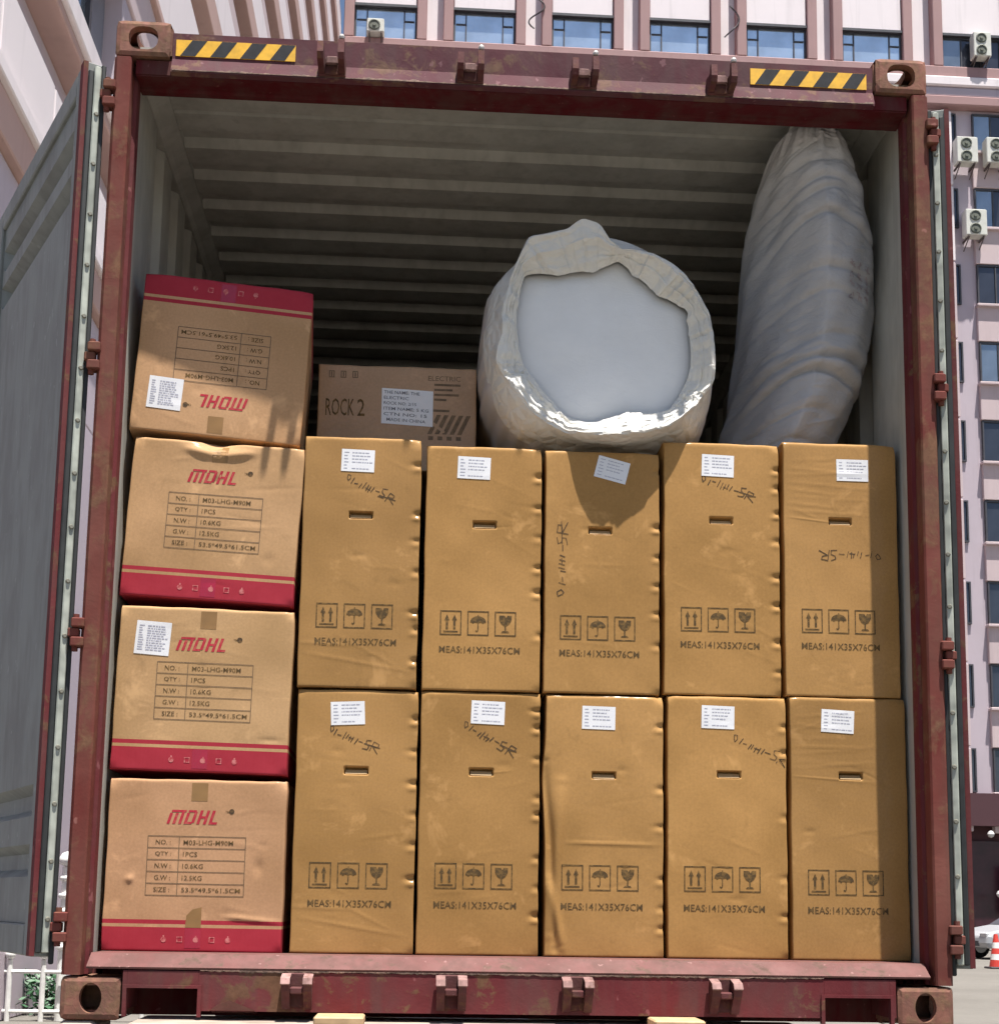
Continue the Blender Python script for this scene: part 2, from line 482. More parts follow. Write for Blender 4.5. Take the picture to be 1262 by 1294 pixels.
class Ink:
    """flat print: 2-D polygons collected in box-face coordinates"""
    def __init__(s): s.v = []; s.f = []
    def poly(s, pts, faces=None):
        o = len(s.v); s.v += [tuple(p) for p in pts]
        s.f += [tuple(o + i for i in f) for f in (faces or [tuple(range(len(pts)))])]
        return s
    def rect(s, x0, z0, x1, z1): return s.grid(x0, z0, x1, z1, max(1, int(abs(x1 - x0) / .012)), max(1, int(abs(z1 - z0) / .012)))
    def frame(s, x0, z0, x1, z1, t):
        s.rect(x0, z0, x1, z0 + t); s.rect(x0, z1 - t, x1, z1); s.rect(x0, z0 + t, x0 + t, z1 - t); s.rect(x1 - t, z0 + t, x1, z1 - t)
        return s
    def stroke(s, pts, t):
        for (xa, za), (xb, zb) in zip(pts[:-1], pts[1:]):
            d = math.hypot(xb - xa, zb - za) or 1e-6
            nx, nz = -(zb - za) / d * t / 2, (xb - xa) / d * t / 2
            ex, ez = (xb - xa) / d * t * .3, (zb - za) / d * t * .3
            s.poly([(xa - ex - nx, za - ez - nz), (xb + ex - nx, zb + ez - nz), (xb + ex + nx, zb + ez + nz), (xa - ex + nx, za - ez + nz)])
        return s
    def text(s, t, x, z, h, width=None):
        v, f, asp = text_mesh(t)
        wd = width or h * asp
        s.poly([(x + a * wd, z + b * h) for a, b in v], f)
        return s
    def disc(s, x, z, r, n=12):
        return s.poly([(x + r * math.cos(2 * math.pi * i / n), z + r * math.sin(2 * math.pi * i / n)) for i in range(n)])
    def xf(s, fn): s.v = [fn(*p) for p in s.v]; return s
    def grid(s, x0, z0, x1, z1, nx, nz):
        pts = [(x0 + (x1 - x0) * i / nx, z0 + (z1 - z0) * j / nz) for j in range(nz + 1) for i in range(nx + 1)]
        fs = [(j * (nx + 1) + i, j * (nx + 1) + i + 1, (j + 1) * (nx + 1) + i + 1, (j + 1) * (nx + 1) + i) for j in range(nz) for i in range(nx)]
        return s.poly(pts, fs)
    def lay(s, name, mat, parent, S, eps):
        """lay the print on the face y = S(x, z)"""
        v = np.array(s.v)
        y = S(v[:, 0], v[:, 1]) - eps
        me = bpy.data.meshes.new(name)
        me.from_pydata([(a, c, b) for (a, b), c in zip(s.v, y)], [], s.f)
        me.materials.append(M[mat])
        o = bpy.data.objects.new(name, me); col.objects.link(o); o.parent = parent
        return o

def turn(cx, cz, ang, sh=0):
    ca, sa = math.cos(ang), math.sin(ang)
    return lambda x, z: (cx + (x + sh * z) * ca - z * sa, cz + (x + sh * z) * sa + z * ca)

# ================================================================== GROUND
g = MB(); g.add([(-400, -300, GZ), (400, -300, GZ), (400, 500, GZ), (-400, 500, GZ)], [(0, 1, 2, 3)])
tag(g.build('ground', 'ground', fix=False), kind='structure')

# ================================================================== APARTMENT BUILDING BEHIND
YF = 53.0
bld = empty('apartment_building', (10, YF, GZ))
tag(bld, 'tall pale pink apartment block with blue windows behind the container', 'building')
def bpart(mb, name, mat, parent=None):
    o = mb.build(name, mat)
    o.parent = parent or bld
    o.location = (-10, -YF, -GZ)
    return o
bpart(MB().box(-3.15, 60, YF + .5, YF + 14, 37.0, 47), 'upper_wall', 'b_white')
bpart(MB().box(-3.15, 60, YF + .35, YF + 13.8, 5.2, 36.99), 'lower_wall', 'b_lilac')
bpart(MB().box(-3.15, 60, YF + .9, YF + 13.6, GZ, 5.19), 'ground_floor_wall', 'b_maroon')
bpart(MB().bbox(-3.1, 60, YF - .15, YF + .6, 36.95, 37.42, .06), 'cornice', 'b_white')
bpart(MB().bbox(-3.1, 60, YF - .05, YF + .55, 36.50, 36.94, .05), 'cornice_band', 'b_lilac')
bpart(MB().bbox(-3.1, 60, YF - .12, YF + .5, 36.04, 36.49, .05), 'cornice_band', 'b_brown')
bpart(MB().bbox(-3.1, 60, YF - .02, YF + .6, 37.43, 37.98, .05), 'sill_band', 'b_brown')
bpart(MB().box(23.4, 60, YF - .1, YF + .9, 3.9, 5.25), 'fascia', 'b_maroon')
win_cache = {}
def window(x0, x1, z0, z1, y, splits, transom, glass, frame='frame_dark', t=.07, panes=None):
    """window part with its frame and every pane a child; copies share mesh data"""
    wd, ht = x1 - x0, z1 - z0
    key = (round(wd, 2), round(ht, 2), tuple(splits), transom, glass, frame)
    key += (tuple(panes or ()),)
    if key not in win_cache:
        fm = MB()
        fm.box(0, wd, 0, .12, 0, t); fm.box(0, wd, 0, .12, ht - t, ht); fm.box(0, t, 0, .12, t, ht - t); fm.box(wd - t, wd, 0, .12, t, ht - t)
        xs = [t] + [wd * q for q in splits] + [wd - t]
        for q in splits: fm.box(wd * q - t * .4, wd * q + t * .4, .01, .11, t, ht - t)
        pm = []
        for i in range(len(xs) - 1):
            if transom and (i == 0 or i == len(xs) - 2):
                zt = ht * transom
                fm.box(xs[i] + .03, xs[i + 1] - .03, .015, .10, zt - t * .35, zt + t * .35)
                pm.append(MB().box(xs[i], xs[i + 1], .06, .075, t, zt)); pm.append(MB().box(xs[i], xs[i + 1], .06, .075, zt, ht - t))
            else: pm.append(MB().box(xs[i], xs[i + 1], .06, .075, t, ht - t))
        fo = fm.build('window', frame)
        po = []
        for k_, p in enumerate(pm):
            po.append(p.build('pane', panes[k_ % len(panes)] if panes else glass, fo))
        win_cache[key] = (fo, po)
        f = fo
    else:
        fo, po = win_cache[key]
        f = copy_obj(fo)
        for p in po: copy_obj(p, f)
    f.parent = bld
    f.location = (x0 - 10, y - YF, z0 - GZ)
    return f
cols = [-2.66 + 4.36 * k for k in range(8)]
cols[6] = 23.72; cols[7] = 28.1
for k_, a in enumerate(cols):
    b_ = a + 2.72
    if k_ < 6:
        window(a, b_, 38.02, 39.52, YF + .22, (.20, .80), .62, 'glass_blue')
    else:
        window(a, b_, 38.02, 39.52, YF + .22, (.33, .66), None, 'glass_dark', panes=['glass_grey', 'glass_dark', 'glass_dark'])
    bpart(MB().bbox(a - .46, a - .02, YF, YF + .55, 37.99, 46.9, .03), 'pilaster', 'b_brown')
    bpart(MB().bbox(b_ + .02, b_ + .46, YF, YF + .55, 37.99, 46.9, .03), 'pilaster', 'b_brown')
    bpart(MB().bbox(a, b_, YF + .14, YF + .55, 39.66, 41.6, .03), 'spandrel', 'b_white')
    bpart(MB().box(a - .02, b_ + .02, YF + .08, YF + .5, 39.53, 39.65), 'lintel', 'frame_dark')
rows = [35.85 - 3.585 * k for k in range(9)]
for r, zt in enumerate(rows):
    for x0 in (25.0, 29.2):
        window(x0, x0 + 2.3, zt - 1.85, zt, YF + .2, (.36, .70), None, 'glass_dark', panes=['glass_grey', 'glass_dark', 'glass_dark'] if r in (0, 1, 3) else ['glass_dark', 'glass_dark', 'glass_dark'])
        bpart(MB().bbox(x0 - .05, x0 + 2.36, YF + .17, YF + .5, zt - 3.55, zt - 1.87, .02), 'spandrel', 'b_pink')
        bpart(MB().bbox(x0 - .10, x0 + 2.40, YF + .02, YF + .4, zt - 1.98, zt - 1.86, .02), 'window_sill', 'b_pink')
    window(24.02, 24.28, zt - 1.85, zt, YF + .25, (), None, 'glass_dark')
    bpart(MB().bbox(23.55, 23.99, YF + .05, YF + .5, zt - 3.5, zt - .02, .02), 'pier', 'b_white' if r in (0, 1) else 'b_pink')
# shopfront
for k_ in range(5):
    bpart(MB().box(23.45 + 3.2 * k_, 23.75 + 3.2 * k_, YF + .3, YF + 1.0, GZ, 3.88), 'shopfront_column', 'b_maroon')
    bpart(MB().box(23.8 + 3.2 * k_, 26.6 + 3.2 * k_, YF + .75, YF + .88, GZ + .05, 3.3), 'shopfront_pane', 'shop_glass')
bpart(MB().box(25.35, 25.75, YF + .1, YF + .2, .3, 2.3), 'banner', 'banner')
bpart(MB().lathe([(.02, -.15), (.10, -.11), (.15, 0), (.10, .11), (.02, .15)], (24.6, YF - .2, 3.55)), 'globe_lamp', 'lamp_globe')
bpart(MB().lathe([(.02, -.15), (.10, -.11), (.15, 0), (.10, .11), (.02, .15)], (24.9, YF - .2, 1.1)), 'globe_lamp', 'lamp_globe')

def ac_unit(x, z, y, fans, label, wdt=.95, h=1.2, d=.5):
    root = empty('air_conditioner', (x, y, z))
    tag(root, label, 'air conditioner', 'air conditioners on the building behind')
    MB().bbox(-wdt / 2, wdt / 2, -d, 0, 0, h, .03).build('casing', 'ac_white', root)
    for k in range(fans):
        zc = h * (k + .5) / fans
        r = min(wdt * .36, h / fans * .42)
        gobj = MB().lathe([(r, 0), (r, -.03), (r * .82, -.045), (r * .8, -.02), (r * .3, -.02), (r * .28, -.05), (.01, -.05)], (-.05, -d, zc), 18, 'y').build('fan_grille', 'ac_grille', root)
    br = MB()
    for sx in (-1, 1):
        br.box(sx * wdt * .35 - .03, sx * wdt * .35 + .03, -d, .25, -.08, -.005)
        br.cyl((sx * wdt * .35, -d + .05, -.08), (sx * wdt * .35, .22, -.45), .025, n=6)
    br.build('bracket', 'ac_rust', root)
    return root
ac_unit(24.48, 33.15, YF + .05, 2, 'pale two-fan air conditioner left of the top right lilac window')
ac_unit(25.80, 33.15, YF + .0, 2, 'two-fan air conditioner cut by the right picture edge, under top window')
ac_unit(24.78, 29.75, YF + .05, 2, 'lower two-fan air conditioner on a rusty bracket, one floor down')
ac_unit(25.35, 38.30, YF + .1, 2, 'two-fan air conditioner above the white cornice at top right', .8, 1.15)
ac_unit(-1.72, 37.99, YF + .1, 1, 'small one-fan air conditioner in the leftmost blue window', .75, .62)
def cable(pts, label):
    o = MB().tube(pts, .035, 5).build('cable', 'cable')
    tag(o, label, 'cable', 'loose cables on the facade')
cable([(5.35 + .35 * math.sin(t * 1.3), YF - .05, 40.2 - t * .32) for t in np.linspace(0, 4.6, 16)], 'black cable dangling on the pilaster above second blue window')
cable([(14.0 + .42 * math.sin(t * .9), YF - .05, 40.3 - t * .36) for t in np.linspace(0, 4.2, 16)], 'black cable dangling between the fourth and fifth blue windows')

# ================================================================== NEAR WING ON THE LEFT
XW = -3.25
wing = empty('building_wing', (XW - 4, 28, GZ))
tag(wing, 'pink and white building wing running back along the left side', 'building')
def wpart(mb, name, mat):
    o = mb.build(name, mat, wing)
    o.location = (-(XW - 4), -28, -GZ)
    return o
Y0W, Y1W = 3.0, 52.95
def course(z0, z1, out, mat, name='facade_band'):
    wpart(MB().bbox(XW - 7.9, XW + out, Y0W, Y1W, z0, z1, .015), name, mat)
course(GZ, 6.1, 0, 'b_lilac', 'base_wall')
course(6.105, 7.50, .0, 'b_lilac')
course(7.505, 7.97, .10, 'b_tan', 'cornice')
course(7.975, 8.13, .16, 'b_white', 'cornice')
# white panels with open joints
wpart(MB().box(XW - 7.9, XW - .03, Y0W, Y1W, 8.135, 9.16), 'panel_backing', 'b_lilac')
for k_ in range(26):
    wpart(MB().bbox(XW - .029, XW + .03, Y0W + 1.92 * k_ + .03, Y0W + 1.92 * k_ + 1.90, 8.14, 9.155, .008), 'panel', 'b_white')
course(9.165, 10.0, -.28, 'b_lilac')
course(10.005, 10.14, .06, 'b_tan', 'cornice')
course(10.145, 10.45, .12, 'b_white', 'cornice')
wpart(MB().box(XW - 7.9, XW - .35, Y0W, Y1W, 10.455, 12.42), 'window_recess', 'b_dark')
for k_ in range(13):
    y0 = Y0W + .4 + 3.75 * k_
    wpart(MB().bbox(XW - .34, XW - .02, y0 + 2.85, y0 + 3.75, 10.455, 12.415, .02), 'pier', 'b_lilac')
    for j in range(3):
        wo = wpart(MB().box(XW - .30, XW - .26, y0 + .95 * j + .06, y0 + .95 * j + .90, 10.5, 12.38), 'pane', 'glass_grey')
    wpart(MB().box(XW - .31, XW - .20, y0 + .0, y0 + .06, 10.46, 12.41).box(XW - .31, XW - .20, y0 + .90, y0 + 1.01, 10.46, 12.41).box(XW - .31, XW - .20, y0 + 1.85, y0 + 1.96, 10.46, 12.41), 'window_frame', 'frame_dark')
course(12.425, 13.30, .02, 'b_pink')
course(13.305, 13.45, .10, 'b_tan', 'cornice')
course(13.455, 15.35, .05, 'b_white')
z = 15.355
k_ = 0
while z < 40:
    course(z, z + 1.0, -.30, 'b_dark', 'window_strip')
    for q in range(12):
        y0 = Y0W + 1 + 4.1 * q
        wpart(MB().box(XW - .29, XW - .24, y0, y0 + 2.2, z + .04, z + .95), 'pane', 'glass_grey')
    course(z + 1.005, z + 1.65, .05, 'b_tan', 'cornice')
    course(z + 1.655, z + 2.85, .02, 'b_white')
    course(z + 2.855, z + 3.35, .0, 'b_pink')
    z += 3.355

# ================================================================== CONTAINER
CW, CH, CL = 2.438, 2.896, 12.19
con = empty('shipping_container', (CW / 2, CL / 2, 0))
tag(con, 'open maroon shipping container loaded with cartons and white sacks', 'shipping container')
CO = (-CW / 2, -CL / 2, 0)
def cpart(mb, name, mat, smooth=False):
    o = mb.build(name, mat, con, smooth)
    o.location = CO
    return o

def casting(sx, top):
    """hollow corner casting: holes in the end, the outer side and the top"""
    wx, dy, hz = .165, .178, .118
    t = .026
    mb = MB()
    def plate(o, u, v, nrm, W_, H_, rx, rz, n=24, cu=None, cv=None, ex=2.7):
        o = Vector(o); u = Vector(u); v = Vector(v); nrm = Vector(nrm)
        cu = W_ / 2 if cu is None else cu; cv = H_ / 2 if cv is None else cv
        inn, out = [], []
        for i in range(n):
            a = 2 * math.pi * i / n
            ca, sa = math.cos(a), math.sin(a)
            e = 2.0 / ex
            inn.append((cu + rx * math.copysign(abs(ca) ** e, ca), cv + rz * math.copysign(abs(sa) ** e, sa)))
            # project on the rounded rectangle border
            du, dv = ca, sa
            kx = ((W_ - cu) / du if du > 0 else -cu / du) if abs(du) > 1e-6 else 1e9
            kz = ((H_ - cv) / dv if dv > 0 else -cv / dv) if abs(dv) > 1e-6 else 1e9
            k = min(kx, kz)
            out.append((cu + du * k, cv + dv * k))
        # snap the nearest border points onto the corners
        for cxx, czz in ((0, 0), (W_, 0), (W_, H_), (0, H_)):
            j = min(range(n), key=lambda q: (out[q][0] - cxx) ** 2 + (out[q][1] - czz) ** 2)
            out[j] = (cxx, czz)
        mid = []
        for (a, b), (p, q) in zip(inn, out):
            mid.append((min(max(p, .016), W_ - .016), min(max(q, .016), H_ - .016)))
        vs_ = [o + u * a + v * b for a, b in inn] + [o + u * a + v * b for a, b in out] + [o + u * a + v * b - nrm * t for a, b in inn] + [o + u * a + v * b for a, b in mid]
        fs = []
        for i in range(n):
            j = (i + 1) % n
            fs.append((i, j, 3 * n + j, 3 * n + i)); fs.append((3 * n + i, 3 * n + j, n + j, n + i)); fs.append((j, i, 2 * n + i, 2 * n + j))
        mb.add(vs_, fs)
    # local: x 0..wx from outside inward, y 0..dy, z 0..hz
    plate((0, 0, 0), (1, 0, 0), (0, 0, 1), (0, -1, 0), wx, hz, .030 if not top else .043, .040 if not top else .037, ex=2.0 if not top else 2.6)
    plate((0, 0, 0), (0, 1, 0), (0, 0, 1), (-1, 0, 0), dy, hz, .040, .032)
    zt = hz if top else 0
    plate((0, 0, zt), (1, 0, 0), (0, 1, 0), (0, 0, 1 if top else -1), wx, dy, .034, .062)
    zc = 0 if top else hz
    mb.box(0.001, wx, 0.001, dy, min(zc, zc + (t if top else -t)), max(zc, zc + (t if top else -t)))
    mb.box(wx - t, wx, .016, dy, 0.016, hz - .016)
    mb.box(.001, wx, dy - t, dy, .001, hz - .001)
    # round the outer edges
    rr_ = .015
    def rnd(p):
        c = [min(max(p[0], rr_), wx - rr_), min(max(p[1], rr_), dy + 1), min(max(p[2], rr_), hz - rr_)]
        d_ = Vector(p) - Vector(c)
        return tuple(Vector(c) + d_ * (rr_ / d_.length)) if d_.length > rr_ else p
    mb.v = [rnd(p) for p in mb.v]
    z0 = CH - hz if top else 0
    mb.v = [((x if sx < 0 else CW - x), y, z_ + z0) for x, y, z_ in mb.v]
    return cpart(mb, 'corner_casting', 'casting')
for sx in (-1, 1):
    for top in (0, 1): casting(sx, top)

# corner posts (rolled section: proud outer flange, door recess, inner return)
PP = [(0, .012), (.010, .001), (.046, .001), (.051, .006), (.051, .052), (.012, .052), (.012, .17), (0, .17)]
PQ = [(.013, .0525), (.052, .0525), (.061, .058), (.061, .100), (.030, .100), (.013, .165)]
cpart(MB().prism(PP, 'z', .119, CH - .119), 'corner_post', 'maroon_post')
cpart(MB().prism([(CW - x, y) for x, y in PP], 'z', .119, CH - .119), 'corner_post', 'maroon_post')
cpart(MB().prism(PQ, 'z', .119, CH - .119), 'post_return', 'maroon')
cpart(MB().prism([(CW - x, y) for x, y in PQ], 'z', .119, CH - .119), 'post_return', 'maroon')

# door header: vertical upper flange, sloping lower face, underside with a stepped stop
HP = [(.016, 2.867), (.017, 2.786), (.001, 2.742), (.001, 2.735), (.020, 2.733), (.112, 2.733), (.112, 2.867)]
cpart(MB().prism(HP, 'x', .166, CW - .166), 'door_header', 'maroon_header')
def crust(x0, x1, n, path, hmax, seed, name='rust_crust'):
    # flaking rust along an edge: ragged strip standing 1.5 mm proud; path(t) gives (y, z) up the face
    q = np.random.RandomState(seed)
    xs = np.linspace(x0, x1, n)
    h = np.convolve(q.rand(n + 8), np.ones(9) / 9, 'valid') * .55 + q.rand(n) * .22
    h = np.clip(h - .22, .0, 1) ** 1.3 * hmax * 2.2
    vs_ = []
    for x, hh in zip(xs, h):
        for t, o_ in ((-.002, .0016), (hh * .5, .002), (hh, .0002)):
            yy, zz = path(t); vs_.append((x, yy - o_, zz))
    fs = [(3 * i + j, 3 * i + 3 + j, 3 * i + 4 + j, 3 * i + 1 + j) for i in range(n - 1) for j in range(2)]
    return cpart(MB().add(vs_, fs), name, 'crust')
crust(.17, CW - .17, 300, lambda t: (.001 + t * .36, 2.7405 + t), .016, 3)
cpart(MB().prism([(.021, 2.7325), (.021, 2.729), (.088, 2.731), (.090, 2.722), (.112, 2.722), (.112, 2.7325)], 'x', .0625, CW - .0625), 'door_stop', 'maroon_shaded')
cpart(MB().box(.062, .1655, .018, .112, 2.733, 2.7775), 'header_end', 'maroon_shaded')
cpart(MB().box(CW - .1655, CW - .062, .018, .112, 2.733, 2.7775), 'header_end', 'maroon_shaded')
# sill with fork pocket cut-outs: built from segments
def sill_seg(x0, x1, zb):
    cpart(MB().prism([(.0, .132), (.0, zb), (.16, zb), (.16, .168), (.05, .168), (.012, .136)], 'x', x0, x1), 'sill', 'maroon')
sill_seg(.166, .1775, .03); sill_seg(.178, .366, .089); sill_seg(.3665, 2.071, .028); sill_seg(2.0715, 2.255, .085); sill_seg(2.2555, CW - .166, .03)
cpart(MB().prism([(-.003, .142), (.0, .1365), (.013, .1365), (.064, .170), (.19, .171), (.19, .177), (.050, .177)], 'x', .068, CW - .068), 'sill_lip', 'sill_lip')
for x0, x1, z1 in ((.180, .364, .091), (2.0735, 2.253, .087)):
    cpart(MB().box(x0 - .012, x1 + .012, -.006, .012, z1 - .004, z1 + .004).box(x0 - .012, x0 - .002, -.006, .012, .012, z1 - .004).box(x1 + .002, x1 + .012, -.006, .012, .012, z1 - .004), 'fork_pocket_rim', 'maroon')
cpart(MB().box(.06, CW - .06, .24, .30, -.001, .149), 'dark_backing', 'maroon_shaded')  # added dark plate, blacks out the pockets and the gap under the sill
# bent tongue of the sill edge beside the pocket
cpart(MB().add([(.40, -.002, .030), (.52, -.002, .030), (.50, -.010, .040), (.455, -.022, .058), (.42, -.012, .046), (.40, .05, .02), (.52, .05, .02)],
               [(0, 4, 3, 2, 1), (0, 5, 4), (4, 5, 3), (3, 5, 6), (3, 6, 2), (2, 6, 1)]), 'bent_edge', 'sill_lip')

crust(.37, 2.07, 220, lambda t: (-.0002, .1345 - t), .014, 9)
# cam keepers on header and sill
def keeper_top(x, rc=1.0):
    mb = MB()
    mb.bbox(x - .040, x + .040, -.006, .016, 2.742, 2.800, .003)
    for s_ in (-1, 1):
        xc = x + s_ * .030
        mb.prism([(-.006, 2.748), (-.076 * rc, 2.752), (-.086 * rc, 2.768), (-.078 * rc, 2.806 + (.008 if s_ > 0 else 0)), (-.060 * rc, 2.810 + (.010 if s_ > 0 else 0)), (-.036, 2.790), (-.006, 2.794)], 'x', xc - .009, xc + .009)
    mb.bbox(x - .021, x + .021, -.012, -.0055, 2.7425, 2.772, .002)
    o = cpart(mb, 'cam_keeper', 'keeper')
    w1 = MB().bbox(x - .018, x + .018, -.020, -.0065, 2.7725, 2.797, .003).build('lit_notch_face', 'keeper_lit', o)  # pale block imitates the sunlit surface inside the notch
    w2 = MB().lathe([(.002, 0), (.008, .002), (.009, .008), (.007, .014), (.001, .017)], (x + .030, -.068 * rc, 2.818), 10).build('seal_pin', 'bolt_white', o)
def keeper_bot(x):
    mb = MB()
    mb.bbox(x - .038, x + .038, -.008, .004, .040, .132, .003)
    for s_ in (-1, 1):
        xc = x + s_ * .029
        mb.prism([(-.008, .128), (-.050, .118), (-.060, .104), (-.052, .086), (-.030, .060), (-.012, .036), (-.008, .036)], 'x', xc - .011, xc + .011)
    mb.bbox(x - .018, x + .018, -.046, -.008, .078, .096, .003)
    o = cpart(mb, 'cam_keeper', 'keeper')
    MB().prism([(-.009, .131), (-.053, .121), (-.063, .106), (-.0605, .103), (-.050, .1185), (-.009, .1285)], 'x', x - .042, x - .017).prism([(-.009, .131), (-.053, .121), (-.063, .106), (-.0605, .103), (-.050, .1185), (-.009, .1285)], 'x', x + .017, x + .042).build('lit_ledge', 'keeper_lit', o)  # pale strips paint the sunlit top of the prongs
for x, rc in ((.638, 1.0), (1.047, .74), (1.386, .74), (1.799, .74)): keeper_top(x, rc)
for x in (.632, 1.045, 1.386, 1.790): keeper_bot(x)

# hazard stickers
def hazard(x0, x1):
    z0, z1, y = 2.794, 2.846, .0150
    base = cpart(MB().box(x0, x1, y - .0008, y + .001, z0, z1), 'hazard_sticker', 'yellow')
    n = 4
    p = (x1 - x0) / n
    for i in range(n):
        a = x0 + p * i + p * .30
        b_ = a + p * .50
        sl = .034
        pts = [(a - sl * .4, z0 + .0005), (min(b_ - sl * .4, x1), z0 + .0005), (min(b_ + sl * .6, x1), z1 - .0005), (min(a + sl * .6, x1), z1 - .0005)]
        st = MB().add([(q[0], y - .0012, q[1]) for q in pts], [(0, 1, 2, 3)]).build('black_stripe', 'black', base, fix=False)
hazard(.176, .527); hazard(1.895, 2.252)

# interior
XI = .047
def side_wall(sx):
    prof = [(.1005, 0), (.36, 0)]
    y = .36
    while y < CL - .3:
        prof += [(y + .07, 0), (y + .105, .034), (y + .175, .034), (y + .21, 0)]
        y += .278
    prof += [(CL - .1, 0)]
    mb = MB()
    n = len(prof)
    zs = (.14, 2.798)
    f = (lambda d: XI - d) if sx < 0 else (lambda d: CW - XI + d)
    vs_ = [(f(d), yy, z_) for z_ in zs for yy, d in prof]
    mb.add(vs_, [(i, i + 1, n + i + 1, n + i) for i in range(n - 1)])
    out = (0.008 if sx < 0 else CW - .008)
    vs2 = [(out - (d * .2 if sx < 0 else -d * .2), yy, z_) for z_ in zs for yy, d in prof]
    mb.add(vs2, [(i + 1, i, n + i, n + i + 1) for i in range(n - 1)])
    return cpart(mb, 'side_wall', 'interior')
side_wall(-1); side_wall(1)
# roof: transverse corrugations, flat plate by the door
ry = [(.1125, 2.838), (.375, 2.838)]
y = .375
while y < CL - .3:
    ry += [(y, 2.866), (y + .020, 2.838), (y + .120, 2.838), (y + .165, 2.866)] if y > .376 else [(y + .004, 2.866), (y + .020, 2.838), (y + .120, 2.838), (y + .165, 2.866)]
    y += .209
ry += [(CL - .1, 2.838)]
n = len(ry)
mb = MB()
mb.add([(x, yy, zz) for x in (.105, CW - .105) for yy, zz in ry], [(i, i + 1, n + i + 1, n + i) for i in range(n - 1)])
mb.box(.02, CW - .02, .113, CL - .1, 2.872, 2.880)
for s_ in (0, 1):
    f = (lambda x: x) if not s_ else (lambda x: CW - x)
    mb.add([(f(.105), .113, 2.8385), (f(.105), CL - .1, 2.8385), (f(.105), CL - .1, 2.8685), (f(.105), .113, 2.8685)], [(0, 1, 2, 3)])
cpart(mb, 'roof', 'interior')
for s_ in (0, 1):
    f = (lambda x: x) if not s_ else (lambda x: CW - x)
    rail = [(f(.000), 2.799), (f(.052), 2.799), (f(.066), 2.815), (f(.104), 2.8365), (f(.104), 2.868), (f(.000), 2.868)]
    cpart(MB().prism(rail, 'y', .172, CL - .1), 'top_side_rail', 'interior')
    cpart(MB().prism([(f(0), .02), (f(.05), .02), (f(.05), .14), (f(0), .14)], 'y', .179, CL - .1), 'bottom_side_rail', 'maroon')
    cpart(MB().add([(f(.062), .1126, 2.82), (f(.062), .1126, 2.76), (f(.049), .17, 2.79), (f(.09), .17, 2.834), (f(.10), .1126, 2.836), (f(.049), .1126, 2.76)],
                   [(0, 1, 5), (1, 2, 5), (0, 4, 3, 2, 1)]), 'gusset', 'interior')
cpart(MB().box(.05, CW - .05, .192, CL - .1, .150, .172), 'floor', 'floor')
cpart(MB().box(0.001, CW - .001, CL - .1, CL - .02, .02, 2.868), 'front_wall', 'interior')
for k_ in range(6):
    cpart(MB().box(.06, CW - .06, .4 + 2 * k_, .46 + 2 * k_, .03, .149), 'cross_member', 'maroon_shaded')

# hinges
hinge_z = (.245, 1.05, 1.85, 2.655)
for sx in (-1, 1):
    for z_ in hinge_z:
        f = (lambda x: x) if sx < 0 else (lambda x: CW - x)
        mb = MB()
        X = sorted((f(-.024), f(.012)))
        mb.bbox(X[0], X[1], -.014, .03, z_ - .040, z_ - .014, .003)
        mb.bbox(X[0], X[1], -.014, .03, z_ + .014, z_ + .040, .003)
        X = sorted((f(-.034), f(-.004)))
        mb.bbox(X[0], X[1], -.006, .022, z_ - .0125, z_ + .0125, .003)
        mb.cyl((f(-.014), .006, z_ - .052), (f(-.014), .006, z_ + .052), .0085, n=10)
        cpart(mb, 'hinge', 'maroon_post')

